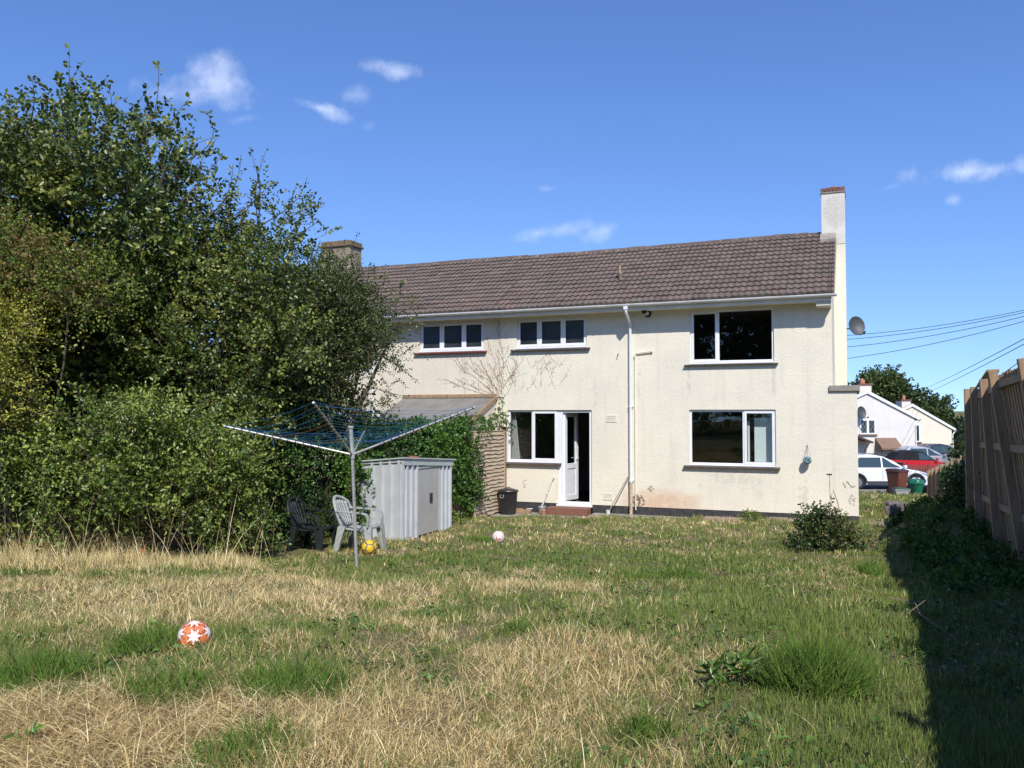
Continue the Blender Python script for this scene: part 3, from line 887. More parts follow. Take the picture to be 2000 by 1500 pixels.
# small wall marks: hooks, nails
mb = MB()
mb.bar((-5.40, -.002, 3.72), (-5.40, -.10, 3.70), .014); mb.bar((-5.40, -.10, 3.70), (-5.43, -.04, 3.62), .012)
mb.build('wall_bracket', M['bpipe'], house)
mb = MB(); mb.box(-.63, -.52, -.02, -.002, .885, .90); mb.bar((-.58, -.006, .88), (-.56, -.006, -.05), .006)
mb.tube([(-.56, -.01, .35), (-.50, -.01, .55), (-.42, -.012, .30), (-.38, -.01, .1)], .004, 5)
mb.tube([(-.30, -.01, .72), (-.25, -.01, .60), (-.22, -.01, .75), (-.12, -.01, .62), (-.05, -.01, .64)], .005, 5)
mb.build('wall_wire', M['bpipe'], house)
# windows
window(house, *W_[0], [(-3.654, -3.0, True), (-3.0, -1.733, False)], (3.375, 3.41))
window(house, *W_[1], [(-8.117, -7.5, True), (-7.5, -6.857, True), (-6.857, -6.22, True)], (3.845, 3.90), glass='glass_dark', sillx=.14)
window(house, *W_[3], [(-3.684, -2.43, False), (-2.43, -1.713, True)], (.965, 1.015))
window(house, -8.361, -7.0, 1.01, 2.33, [(-8.361, -7.69, False), (-7.69, -7.0, True)], (.93, .985), sillx=.14)
# back door, open inwards
mb = MB(); y = .045
mb.box(-6.998, -6.875, y, y + .07, -.03, 2.33); mb.box(-6.175, -6.10, y, y + .07, -.03, 2.33)
mb.box(-6.875, -6.175, y, y + .07, 2.265, 2.33); mb.box(-6.875, -6.175, y, y + .07, -.03, .03)
mb.box(-7.02, -6.085, -.06, y + .05, -.085, -.03)
df = mb.build('door_frame', M['upvc'], house, bevel=.004)
mb = MB(); Wd = .70; Hh = 2.23; t_ = .03
def dbox(x0, x1, z0, z1, a=-t_, b=t_): mb.box(x0, x1, a, b, z0, z1)
dbox(0, .12, .0, Hh); dbox(Wd - .12, Wd, 0, Hh); dbox(.12, Wd - .12, Hh - .11, Hh); dbox(.12, Wd - .12, 0, .13); dbox(.12, Wd - .12, .80, .93)
dbox(.12, Wd - .12, .13, .80, -.014, .014)
DM = Matrix.Translation((-6.862, .10, .035)) @ Matrix.Rotation(R(79), 4, 'Z')
dl = mb.build('door', M['upvc'], df, bevel=.004, M=DM)
mb = MB(); mb.box(.12, Wd - .12, -.005, .005, .93, Hh - .11); mb.build('door_pane', M['glass'], dl)
mb = MB(); mb.box(Wd - .085, Wd - .055, -.04, .04, .95, 1.16); mb.tube([(Wd - .07, -.04, 1.06), (Wd - .07, -.075, 1.06), (Wd - .18, -.075, 1.06)], .01, 8); mb.tube([(Wd - .07, .04, 1.06), (Wd - .07, .075, 1.06), (Wd - .18, .075, 1.06)], .01, 8)
mb.build('door_handle', M['whitep'], dl)
# step of red bricks
mb = MB()
for k in range(4):
    x = -7.16 + k * .265
    mb.box(x, x + .258, -.40, -.11, -.16, -.098)
for k in range(9):
    x = -7.16 + k * .118
    mb.box(x, x + .110, -.395, -.10, -.095 - .11, -.10)
for k in range(9):
    x = -7.16 + k * .118
    mb.box(x, x + .112, -.385, -.065, -.097, -.088)
st = MB(); st.box(-7.16, -6.10, -.40, -.065, -.29, -.088)
stp = st.build('door_step', mat('brick_step', (.25, .11, .07), .85, noise=(14, (.14, .065, .045), .35, .7, (9, 9, 2)), bump=(30, .5, .02)), bevel=.01, M=HOUSE)
tag(stp, 'low red brick step below the open back door', 'step')
# chimney
mb = MB(); mb.box(-.4895, -.196, 3.05, 4.1, 2.87, 6.62); mb.build('chimney_breast', M['wall'], house, bevel=.01)
mb = MB(); mb.prism([(-.775, 6.2), (-.196, 6.2), (-.196, 8.0), (-.775, 8.0)], 3.045, 3.75, lambda u, v, a: (u, a, v) if v > 7 else (u if u > -.3 else -.775, a, 6.625))
ch = mb.build('chimney', M['stack'], house, bevel=.012)
mb = MB()
for k in range(6):
    x = -.78 + k * .099
    mb.box(x, x + .092, 3.03, 3.77, 8.004, 8.115)
mb.build('chimney_cap', M['brickd'], ch, bevel=.006)
mb = MB(); mb.box(-.79, -.18, 3.02, 3.78, 7.975, 8.003); mb.build('cap_course', M['conc'], ch)
mb = MB(); mb.lathe([(.165, 8.11), (.17, 8.16), (.15, 8.19), (.06, 8.215)], 16, Matrix.Translation((-.46, 3.4, 0))); mb.build('chimney_pot', M['brick'], ch, smooth=True)
mb = MB(); mb.prism([(2.62, 6.70), (3.044, 6.935), (3.044, 6.84), (2.62, 6.60)], -.80, -.42, lambda u, v, a: (a, u, v)); mb.build('flashing', M['conc'], ch)
# soil vent pipe on roof
def ventpipe(x, y, z0, z1, parent, m, fl=True):
    mb = MB(); mb.tube([(x, y, z0), (x, y, z1)], .052, 12, cap=False); mb.tube([(x, y, z1 - .03), (x, y, z1)], .046, 12); vp = mb.build('vent_pipe', m, parent, smooth=True)
    if fl: 
        mb = MB(); mb.prism([(-.2, -.21), (.16, -.0), (.16, .055), (-.2, -.15)], -.2, .2, lambda u, v, a: (x + a * (1 if u < 0 else .8), y + u, z0 + .13 + v)); mb.build('lead_flashing', M['conc'], vp, bevel=.01)
ventpipe(-5.62, 1.0, 5.55, 6.14, house, M['bpipe'])

# satellite dish on the side of the chimney breast
def dish(M_, label, parent=None, s=1., group=None):
    e = empty('satellite_dish', M_, label, 'satellite dish', group)
    mb = MB(); prof = [(.02 * k, .35 * (.02 * k) ** 2 * 4) for k in range(0, 12)]
    Mt = Matrix.Scale(s, 4) @ Matrix.Rotation(R(78), 4, 'X') @ Matrix.Scale(1.18, 4, (0, 1, 0))
    mb.lathe([(max(r_, .001), z_) for r_, z_ in prof] + [(.222, .075), (.22, .062)], 28, Mt, cap=False)
    mb.build('reflector', M['dish'], e, smooth=True)
    mb = MB(); mb.tube([Vector(p) * s for p in ((0, -.02, -.22), (.04, -.22, -.24), (.06, -.34, -.20))], .011 * s, 8); mb.build('arm', M['dish'], e)
    mb = MB(); mb.tube([Vector(p) * s for p in ((.06, -.31, -.215), (.06, -.38, -.17))], [.03 * s, .022 * s], 10); mb.build('receiver', M['blackp'], e, smooth=True)
    mb = MB(); mb.tube([Vector(p) * s for p in ((0, .02, 0), (-.05, .10, -.05), (-.20, .12, -.05))], .018 * s, 8); mb.build('bracket', M['dish'], e)
    return e
dish(HOUSE @ Matrix.Translation((.02, 3.9, 4.55)) @ Matrix.Rotation(R(28), 4, 'Z'), 'grey satellite dish fixed behind the white chimney breast of the cream house')

# pale board and net curtain just inside the glass
mb = MB(); mb.box(-2.22, -1.76, .30, .33, 1.0, 2.14); o = mb.build('pale_board', M['board'], M=HOUSE); tag(o, 'pale blue white board standing behind the right pane of the downstairs window', 'board')
mb = MB(); mb.box(-2.375, -2.325, .27, .30, 1.04, 2.06); o = mb.build('white_post', M['whitep'], M=HOUSE)
tag(o, 'narrow white post seen behind the right sash of the downstairs window', 'post')
mb = MB(); vs = []; n = 26
for k in range(n):
    x = -8.33 + .0055 * k * 2; y_ = .22 + .015 * math.sin(k * 1.3)
    vs += [(x + .0, y_, 1.0), (x - .0 + (0 if k < n / 2 else 0), y_, 2.36)]
vs = []
for k in range(n):
    f = k / (n - 1); y_ = .22 + .018 * math.sin(k * 1.4)
    vs += [(-8.34 + f * .24, y_, 1.02), (-8.34 + f * .11, y_, 2.34)]
mb.add(vs, [(2 * i, 2 * i + 1, 2 * i + 3, 2 * i + 2) for i in range(n - 1)])
o = mb.build('net_curtain', M['curt'], M=HOUSE, smooth=True); tag(o, 'pale net curtain gathered at the left of the kitchen window', 'curtain')

# ---------------------------------------------------------------- neighbouring half
nb = empty('neighbouring_house', HOUSE @ Matrix.Translation((PX, 0, 0)), 'pinkish beige rendered half of the semi, half hidden by the tall trees', 'house')
NB = Matrix.Translation((-PX, 0, 0))
def nbuild(mb, name, m, parent=None, **k):
    mb.v = [(v[0] - PX, v[1], v[2]) for v in mb.v]
    return mb.build(name, m, parent or nb, **k)
class Off:  # parent stand-in so that window() etc. keep the house coordinates
    pass
nroot = nb
mb = MB()
wall_plane(mb, -16.9, PX - .001, -.02, 4.76, .006, .24, [(-10.961, -9.048, 3.92, 4.685), (-13.9, -12.6, 3.6, 4.685), (-13.9, -12.3, .9, 2.3)])
nbuild(mb, 'rear_wall', M['wall_n'])
mb = MB(); mb.prism([(.246, -.02), (6.7, -.02), (6.7, 4.8), (3.3, 6.9), (.246, 5.2)], -16.9, -16.65, lambda u, v, a: (a, u, v)); mb.box(-16.65, PX - .01, 6.45, 6.7, -.02, 4.8)
nbuild(mb, 'gable_wall', M['wall_n'])
mb = MB(); mb.box(-16.6, PX - .1, .25, 6.4, 2.45, 2.62); mb.box(-16.6, PX - .1, .25, 6.4, 4.74, 4.8); mb.box(-16.6, PX - .1, .25, 6.4, -.3, -.05); mb.box(-16.6, PX - .1, 3.5, 3.6, -.05, 2.45); mb.box(-16.6, PX - .1, 3.5, 3.6, 2.62, 4.74)
nbuild(mb, 'inner_wall', M['roomw'])
nw = empty('tmp', HOUSE, None, None)
def reparent(o):
    o.parent = nb; o.matrix_local = NB
    return o
reparent(window(nw, -10.961, -9.048, 3.92, 4.685, [(-10.961, -10.304, True), (-10.304, -9.647, True), (-9.647, -9.048, True)], (3.845, 3.895), 'sill_red', glass='glass_dark', sillx=.14))
reparent(window(nw, -13.9, -12.6, 3.6, 4.685, [(-13.9, -13.2, True), (-13.2, -12.6, False)], (3.53, 3.58), 'sill_red'))
reparent(window(nw, -13.9, -12.3, .9, 2.3, [(-13.9, -13.2, True), (-13.2, -12.3, False)], (.82, .87), 'sill_red'))
nr = reparent(tiles('roof', -17.0, PX - .004, nw, seed=5))
mb = MB()
mb.prism([(-.40, 4.875), (3.30, 6.93), (7.1, 4.86), (7.1, 4.80), (3.30, 6.87), (-.40, 4.82)], -16.98, PX - .006, lambda u, v, a: (a, u, v))
mb.build('roof_deck', M['darkwood'], nr)
ridge(-17., PX - .004, nr, 8)
eaves(-16.9, PX - .004, nw, M['cream'])
gutter(-16.9, PX - .002, nw, [(-16, .03), (-15, .03), (-14, .03), (-13, .03), (-12, .03), (-11, .03), (-10.3, .03), (-9.6, .03), (-9.0, .03), (-8.68, .12)])
ventpipe(-12.0, 1.0, 5.55, 6.1, nw, M['bpipe'])
mb = MB(); mb.tube([(-12.38, -.07, 4.75), (-12.38, -.07, -.1)], .04, 12); mb.build('downpipe', M['upvc'], nw, smooth=True)
mb = MB(); mb.box(-16.3, -15.2, 3.0, 3.7, 6.3, 7.72); nch = mb.build('chimney', M['stack_n'], nw, bevel=.02)
mb = MB(); mb.box(-16.36, -15.14, 2.94, 3.76, 7.72, 7.80); mb.box(-16.32, -15.18, 2.98, 3.72, 7.80, 7.92); mb.build('chimney_cap', M['capn'], nch, bevel=.02)
for o in list(nw.children): reparent(o)
bpy.data.objects.remove(nw)

# lean-to with corrugated roof against the neighbour's wall
lean = empty('lean_to', HOUSE @ Matrix.Translation((-8.7, 0, 0)), 'low lean-to with grey corrugated roof against the beige wall beside the ivy', 'lean-to')
mb = MB(); vs = []; nx = 150; x0, x1 = -2.75, .02
for k in range(nx + 1):
    x = x0 + (x1 - x0) * k / nx; h = .016 * math.sin(x * 2 * math.pi / .076)
    vs += [(x, -.01, 2.66 + h), (x, -1.75, 1.98 + h), (x, -1.75, 1.972 + h)]
mb.add(vs, [(3 * i, 3 * i + 3, 3 * i + 4, 3 * i + 1) for i in range(nx)] + [(3 * i + 1, 3 * i + 4, 3 * i + 5, 3 * i + 2) for i in range(nx)])
mb.build('corrugated_roof', M['corr'], lean, smooth=True)
mb = MB(); mb.box(-2.75, .02, -.05, -.003, 2.665, 2.75); mb.build('flashing_board', M['wood'], lean)
mb = MB(); mb.bar((.035, -.02, 2.66), (.035, -1.76, 1.98), .035, .09); mb.build('barge_board', M['wood'], lean)
mb = MB(); mb.prism([(-.003, -.3), (-1.65, -.3), (-1.65, 1.95), (-.003, 2.60)], -.06, 0, lambda u, v, a: (a, u, v)); mb.box(-2.7, -.06, -1.65, -1.58, -.3, 1.95)
mb.box(-2.7, -2.64, -1.58, -.003, -.3, 1.95)
mb.build('side_wall', M['wall_n'], lean)

# ================================================================== FENCES
def lap_panel():
    e = empty('lap_fence_panel', HOUSE @ Matrix.Translation((-8.42, -1.0, -.24)), 'weathered waney lap fence panel beside the black dustbin and ivy', 'fence')
    mb = MB(); n = 22; H = 2.03
    rr_ = random.Random(5)
    for k in range(n):
        z0 = H * k / n; z1 = z0 + H / n + .035
        pts = []; m_ = 14; ph = rr_.uniform(0, 9)
        for i in range(m_ + 1):
            y = .85 - 1.85 * i / m_; w = .010 * math.sin(y * 5 + ph) + .009 * math.sin(y * 13 + ph * 2) + rr_.gauss(0, .002)
            pts.append((y, z0 + w))
        vs = []
        for (y, zb) in pts: vs += [(.046, y, zb), (.004, y, z1), (.034, y, zb), (-.004, y, z1)]
        fs = []
        for i in range(m_):
            a = 4 * i; b = 4 * (i + 1)
            fs += [(a, a + 1, b + 1, b), (a + 2, b + 2, b + 3, a + 3), (a, b, b + 2, a + 2), (a + 1, a + 3, b + 3, b + 1)]
        mb.add(vs, fs)
    mb.build('lap_boards', M['lap'], e)
    mb = MB(); mb.box(-.02, .035, -1.0, .85, H + .01, H + .035); mb.build('capping', M['lap'], e)
    for yy in (.80, -1.0):
        mb = MB(); mb.box(.01, .045, yy, yy + .05, 0, H); mb.build('batten', M['lap'], e)
    mb = MB(); mb.box(-.045, .045, .86, .95, -.1, H + .10); mb.build('post', M['wood'], e)
lap_panel()

FB = (8.21, 15.03)
def fp(u, v, z):   # fence frame: u left(-)/right of the fence line, v along it
    return Vector((FB[0] + u * RX + v * NX, FB[1] + u * RY + v * NY, z))
def tall_fence():
    e = empty('timber_fence', fp(0, 0, 0), 'tall brown vertical board fence with leaning posts along the raised bed on the right', 'fence')
    inv = e.matrix_world.inverted() if False else Matrix.Translation(-fp(0, 0, 0))
    def P(u, v, z): return inv @ fp(u, v, z)
    def top(v): return 2.62 + .022 * (-v) + .024 * max(0, -v - 7)  # last term raises the unseen near end to shape its shadow edge
    def lean(v): return -min(.25, .012 * max(0, -v) ** 1.8)          # tops lean over the garden nearer the camera
    def q(u, v, f):  # f 0..1 height
        zt = top(v); zb = zt - 1.83
        return P(u + lean(v) * f - .02 * max(0, -v - 7), v, zb + (zt - zb) * f)  # out-of-view stretch also bent inwards to place that shadow on the lawn
    vb = -21.0; vend = -.6
    mb = MB(); v = vend; rr_ = random.Random(3); k = 0
    while v > vb:
        w = .095; dz = rr_.gauss(0, .006); o_ = .018 * (k % 2)
        a, b = v, v - w
        vs = [q(.06 + o_, a, -.35), q(.06 + o_, b, -.35), q(.06 + o_, b, 1.0 + dz), q(.06 + o_, a, 1.0 + dz * .6), q(.078 + o_, a, -.35), q(.078 + o_, b, -.35), q(.078 + o_, b, 1 + dz), q(.078 + o_, a, 1 + dz * .6)]
        mb.add(vs, [(0, 1, 2, 3), (7, 6, 5, 4), (0, 4, 5, 1), (1, 5, 6, 2), (2, 6, 7, 3), (3, 7, 4, 0)])
        v -= w - .008 + abs(rr_.gauss(0, .003)); k += 1
    mb.build('boards', M['wood'], e)
    for f in (.04, .50, .93):
        mb = MB(); v = vend
        while v > vb:
            a, b = v, max(v - 1.2, vb)
            A, B = q(.035, a, f), q(.035, b, f)
            mb.bar(A, B, .045, .09); v = b
        mb.build('rail', M['wood'], e)
    vp = [-.64, -1.7, -3.4, -5.15, -7.3, -9.4, -11, -12.6, -14.2, -15.8, -17.4, -19, -20.6]
    for v in vp:
        mb = MB(); A = q(-.03, v, -.38); B = q(-.03, v, 1.015 + rr_.uniform(-.01, .02))
        mb.bar(A, B, .10, .09, up=(NX, NY, 0)); 
        mb.build('post', M['wood'], e, bevel=.004)
    mb = MB(); mb.bar(q(.12, -3.2, 1.10), q(.15, -1.0, 1.03), .16, .03)
    mb.build('shed_roof_board', M['wood'], e)
tall_fence()
def low_fence():
    e = empty('stepped_fence', fp(0, .6, 0), 'lower stepped timber fence running down towards the road behind the green bin', 'fence')
    inv = Matrix.Translation(-fp(0, .6, 0)); rr_ = random.Random(9)
    bd = MB(); rl = MB()
    v = -.55; k = 0
    def tp(v): return 1.47 - .105 * v
    while v < 7.6:
        L = 1.15; zt = tp(v); zt2 = zt
        x = v
        while x < v + L:
            w = .09; a = inv @ fp(.06, x, 0); b = inv @ fp(.06, x + w, 0); zb = g1(FB[0] + x * NX, FB[1] + x * NY) - .1
            dz = rr_.gauss(0, .012)
            bd.add([(a.x, a.y, zb), (b.x, b.y, zb), (b.x, b.y, zt + dz), (a.x, a.y, zt + dz), (a.x + .016, a.y, zb), (b.x + .016, b.y, zb), (b.x + .016, b.y, zt + dz), (a.x + .016, a.y, zt + dz)],
                   [(0, 1, 2, 3), (7, 6, 5, 4), (0, 4, 5, 1), (1, 5, 6, 2), (2, 6, 7, 3), (3, 7, 4, 0)])
            x += w + .012
        for dz in (-.12, -.75):
            rl.bar(inv @ fp(.03, v, zt + dz), inv @ fp(.03, v + L, zt + dz), .04, .08)
        p = MB(); p.bar(inv @ fp(-.03, v, zt - 1.6), inv @ fp(-.03, v, zt + .05), .10, .09, up=(NX, NY, 0)); p.build('post', M['wood2'], e)
        v += L; k += 1
    bd.build('boards', M['wood2'], e); rl.build('rail', M['wood2'], e)
low_fence()

# low rubble wall end of the raised bed
mb = MB(); rr_ = random.Random(21)
for k in range(60):
    u = rr_.uniform(-1.2, -.15); v = 1.35 + rr_.uniform(-.05, .25); z = rr_.uniform(.0, .42)
    s = rr_.uniform(.06, .12)
    p = fp(u, v, z)
    Mx = Matrix.Translation(p) @ Matrix.Rotation(rr_.uniform(-.5, .5) + YAW, 4, 'Z') @ Matrix.Rotation(rr_.uniform(-.2, .2), 4, 'X')
    mb.box(-s * 1.2, s * 1.2, -s * .8, s * .8, -s * .65, s * .65, Mx)
o = mb.build('rubble_wall', M['stone'], bevel=.018); tag(o, 'low crumbling rubble stone wall in shade at the end of the raised bed', 'wall')

# ================================================================== GARDEN OBJECTS
# ---- metal shed
def shed():
    Fc = gnd(785, 1056); 
    Mx = Matrix.Translation((Fc.x, Fc.y, Fc.z - .02)) @ Matrix.Rotation(YAW, 4, 'Z')   # local x right/-x left, y away
    e = empty('metal_shed', Mx, 'small grey corrugated metal garden shed with sliding door beside the rotary dryer', 'shed')
    Wd, Dp = 1.12, 1.93
    def zt(x, y): return 1.47 + .085 * (x) - .065 * y
    def ribbed(p0, dx, dy, L, nr, skip=None, nrm=(0, -1)):
        mb = MB(); prof = []
        pitch = L / nr
        for k in range(nr):
            a = k * pitch
            prof += [(a, 0), (a + pitch * .58, 0), (a + pitch * .60, .040), (a + pitch * .80, .040), (a + pitch * .84, 0)]
        prof.append((L, 0))
        vs = []
        for (s, h) in prof:
            x = p0[0] + dx * s + nrm[0] * h; y = p0[1] + dy * s + nrm[1] * h
            vs += [(x, y, 0), (x, y, zt(x, y))]
        fs = [(2 * i, 2 * i + 2, 2 * i + 3, 2 * i + 1) for i in range(len(prof) - 1) if not (skip and skip[0] < prof[i][0] < skip[1])]
        mb.add(vs, fs); return mb
    ribbed((-Wd, 0), 1, 0, Wd, 6, nrm=(0, -1)).build('side_panel', M['shed'], e)
    ribbed((0, 0), 0, 1, .56, 3, nrm=(1, 0)).build('front_panel', M['shed'], e)
    ribbed((0, 1.42), 0, 1, .51, 3, nrm=(1, 0)).build('front_panel', M['shed'], e)
    mb = MB(); mb.box(-Wd, -Wd + .01, 0, Dp, 0, 1.22); mb.box(-Wd, 0, Dp - .01, Dp, 0, 1.22); mb.build('back_panel', M['shed'], e)
    mb = MB(); mb.box(-.015, .012, .56, 1.42, .03, 1.27); dr = mb.build('door', M['sheddoor'], e, bevel=.004)
    mb = MB(); mb.box(.012, .022, .545, .575, 0, 1.31); mb.box(.012, .022, 1.40, 1.425, 0, 1.31); mb.box(.012, .03, .53, 1.43, 1.27, 1.30); mb.build('door_trim', M['shedroof'], dr)
    mb = MB(); mb.box(.012, .035, 1.02, 1.12, .60, .78); mb.build('door_handle', M['blackp'], dr, bevel=.01)
    mb = MB()
    mb.box(.0, .035, -.03, .03, 0, 1.42); mb.box(0, .03, Dp - .03, Dp + .01, 0, 1.31)
    mb.build('corner_post', M['shed'], e, bevel=.006)
    mb = MB()
    c = [(-Wd - .05, -.06), (.07, -.06), (.07, Dp + .12), (-Wd - .05, Dp + .12)]
    top = [(x, y, zt(x, y) + .035) for x, y in c]; bot = [(x, y, zt(x, y) + .01) for x, y in c]
    mb.add(top + bot, [(0, 1, 2, 3), (7, 6, 5, 4), (0, 4, 5, 1), (1, 5, 6, 2), (2, 6, 7, 3), (3, 7, 4, 0)])
    mb.build('roof', M['shedroof'], e)
    mb = MB()
    mb.add([(.045, -.03, zt(0, 0) - .1), (.045, Dp + .03, zt(0, Dp) - .1), (.045, Dp + .03, zt(0, Dp) + .01), (.045, -.03, zt(0, 0) + .01), (.02, -.03, zt(0, 0) - .1), (.02, Dp + .03, zt(0, Dp) - .1), (.02, Dp + .03, zt(0, Dp) + .01), (.02, -.03, zt(0, 0) + .01)],
           [(0, 1, 2, 3), (7, 6, 5, 4), (0, 4, 5, 1), (1, 5, 6, 2), (3, 2, 6, 7), (0, 3, 7, 4)])
    mb.add([(-Wd, -.028, zt(-Wd, 0) - .03), (.02, -.028, zt(0, 0) - .05), (.02, -.028, zt(0, 0) + .01), (-Wd, -.028, zt(-Wd, 0) + .01)], [(0, 1, 2, 3)])
    mb.build('fascia', M['shedroof'], e)
    # brick lying on roof
    p = Mx @ Vector((-.35, 1.05, zt(-.35, 1.05) + .07)); b = MB(); b.box(-.10, .10, -.05, .05, -.033, .033)
    o = b.build('brick', M['brick'], bevel=.006, M=Matrix.Translation(p) @ Matrix.Rotation(.5, 4, 'Z') @ Matrix.Rotation(.12, 4, 'Y')); tag(o, 'loose red brick lying on the roof of the metal shed', 'brick')
shed()

# ---- rotary clothes dryer
def dryer():
    b = gnd(698, 1112)
    hub = at(688, 888, b.y); top = at(685, 836, b.y)
    e = empty('rotary_dryer', b, 'old metal rotary clothes dryer with blue lines open on the lawn', 'rotary dryer')
    L = lambda p: Vector(p) - b
    mb = MB(); mb.tube([(0, 0, -.2), L(hub)], .021, 14); mb.build('lower_pole', M['alu'], e, smooth=True)
    mb = MB(); mb.tube([L(hub), L(top)], .026, 14); mb.build('upper_pole', M['alu'], e, smooth=True)
    mb = MB(); mb.tube([L(hub) - Vector((0, 0, .05)), L(hub) + Vector((0, 0, .03))], .035, 14); mb.tube([L(top) - Vector((0, 0, .0)), L(top) + Vector((0, 0, .03))], .04, 12)
    hb = mb.build('hub', M['greyp'], e, smooth=True)
    tips = [at(437, 832, b.y), at(612, 786, b.y - 1.6), at(928, 795, b.y), at(712, 842, b.y + 1.6)]
    tl = [L(t) for t in tips]; h = L(hub)
    for t in tl:
        mb = MB(); s = h + (t - h).normalized() * .03
        mb.tube([s, t], .0145, 10); a = mb.build('arm', M['alu'], e, smooth=True)
        for k in range(13):
            mb = MB(); f = .26 + .72 * k / 12; p = h.lerp(t, f); d = (t - h).normalized()
            mb.tube([p - d * .008, p + d * .008], .0185, 8)
            mb.build('line_notch', M['blackp'], a)
    rr_ = random.Random(2)
    sets = {'lineb': MB(), 'linet': MB(), 'liner': MB()}
    for k in range(13):
        f = .26 + .72 * k / 12
        for i in range(4):
            A = h.lerp(tl[i], f); B = h.lerp(tl[(i + 1) % 4], f)
            A = A + Vector((0, 0, .016)); B = B + Vector((0, 0, .016))
            sag = (.03 + .10 * rr_.random()) * f; pts = []
            for j in range(9):
                t = j / 8; p = A.lerp(B, t); p.z -= sag * 4 * t * (1 - t); pts.append(p)
            key = 'liner' if (k == 6 and i in (0, 3)) else ('lineb' if (k > 10 or rr_.random() < .45) else 'linet')
            sets[key].tube(pts, .0019, 4, cap=False)
    for kx, nm in (('lineb', 'washing_line'), ('linet', 'washing_line'), ('liner', 'washing_line')):
        sets[kx].build(nm, M[kx], e)
    mb = MB(); p = h.lerp(tl[0], .62); mb.tube([p, p + Vector((.01, 0, -.06)), p + Vector((.03, -.01, -.13))], .004, 5); mb.build('loose_line_end', M['lineb'], e)
dryer()

# ---- monobloc chairs
def chair(loc, rot, m, label, seed):
    e = empty('garden_chair', Matrix.Translation(loc) @ Matrix.Rotation(rot, 4, 'Z'), label, 'chair', 'plastic garden chairs by the shed')
    # local: x right, -y front, seat .42
    mb = MB(); n = 10; vs = []; top = []
    for j in range(8):
        f = j / 7; y = -.23 + .45 * f; wd = .245 - .03 * f; z = .425 - .035 * math.sin(f * math.pi) * 1 - .02 * f
        if j == 0: z -= .03
        for i in range(n + 1):
            g_ = i / n * 2 - 1; top.append(Vector((g_ * wd, y, z - .012 * (1 - g_ * g_))))
    N_ = n + 1
    fs = [(j * N_ + i, j * N_ + i + 1, (j + 1) * N_ + i + 1, (j + 1) * N_ + i) for j in range(7) for i in range(n)]
    mb.add(top, fs); st = mb.build('seat', m, e, smooth=True); md = st.modifiers.new('s', 'SOLIDIFY'); md.thickness = .014
    mb = MB(); mb.prism([(-.245, .40), (.245, .40), (.235, .355), (.15, .375), (-.15, .375), (-.235, .355)], -.235, -.222, lambda u, v, a: (u, a, v)); mb.build('seat_apron', m, e)
    # back: frame + slats, curved
    def bp(g_, f):   # g -1..1 across, f 0..1 up
        return Vector((g_ * (.215 + .05 * math.sin(f * 2.6)), .215 + .13 * f + .055 * (1 - g_ * g_) * (.4 + f), .40 + .44 * f))
    mb = MB()
    for k in range(7):
        g0 = -.80 + k * .235; g1_ = g0 + .19; vs = []
        for j in range(8):
            f = .02 + j / 7 * (.90 - .18 * abs(g0 + .08) ** 2)
            vs += [bp(g0, f), bp(g1_, f)]
        mb.add(vs, [(2 * j, 2 * j + 1, 2 * j + 3, 2 * j + 2) for j in range(7)])
    bk = mb.build('backrest', m, e, smooth=True); md = bk.modifiers.new('s', 'SOLIDIFY'); md.thickness = .012
    pts = [bp(-1, .0), bp(-1.02, .3), bp(-1, .6), bp(-.9, .82), bp(-.6, .96), bp(-.25, 1.02), bp(0, 1.035), bp(.25, 1.02), bp(.6, .96), bp(.9, .82), bp(1, .6), bp(1.02, .3), bp(1, 0)]
    mb = MB(); mb.tube(pts, [.02] * 3 + [.027] * 7 + [.02] * 3, 8); mb.build('back_frame', m, e, smooth=True)
    for s in (-1, 1):
        # arm: flat band from the back, forward, turning down into the front leg
        path = [(s * .245, .30, .66), (s * .275, .15, .655), (s * .285, 0, .645), (s * .283, -.14, .64), (s * .278, -.215, .62), (s * .272, -.245, .56), (s * .268, -.245, .43)]
        mb = MB(); vs = []
        for k, p in enumerate(path):
            p = Vector(p); d = (Vector(path[min(k + 1, 6)]) - Vector(path[max(k - 1, 0)])).normalized()
            a = Vector((1, 0, 0)); b = a.cross(d).normalized(); wd = .040; th = .010
            vs += [p + a * wd + b * th, p - a * wd + b * th, p - a * wd - b * th, p + a * wd - b * th]
        fs = [(4 * k + q, 4 * k + (q + 1) % 4, 4 * k + 4 + (q + 1) % 4, 4 * k + 4 + q) for k in range(6) for q in range(4)] + [(0, 1, 2, 3), (27, 26, 25, 24)]
        mb.add(vs, fs); mb.build('armrest', m, e, smooth=True, bevel=.004)
        for (yt, yb, xs) in ((-.225, -.275, .03), (.20, .30, .02)):
            mb = MB(); w0, w1 = .062, .036; A = Vector((s * .25, yt, .43)); B = Vector((s * (.255 + xs), yb, 0))
            th = .012; vs = []
            for (p, ww) in ((A, w0), (B, w1)):
                vs += [p + Vector((s * th, -ww, 0)), p + Vector((s * th, ww, 0)), p + Vector((-s * ww * 1.1, ww, 0)), p + Vector((-s * ww * 1.1, ww - .012, 0)), p + Vector((0, ww - .012, 0)), p + Vector((0, -ww + .012, 0)), p + Vector((-s * ww * 1.1, -ww + .012, 0)), p + Vector((-s * ww * 1.1, -ww, 0))]
            mb.add(vs, [(k, (k + 1) % 8, 8 + (k + 1) % 8, 8 + k) for k in range(8)] + [tuple(range(7, -1, -1)), tuple(range(8, 16))])
            mb.build('leg', m, e, bevel=.003)
p = gnd(612, 1076); chair(p - Vector((0, 0, .02)), R(72), M['chg'], 'dark green plastic garden chair under the hedge, left of the pale one', 1)
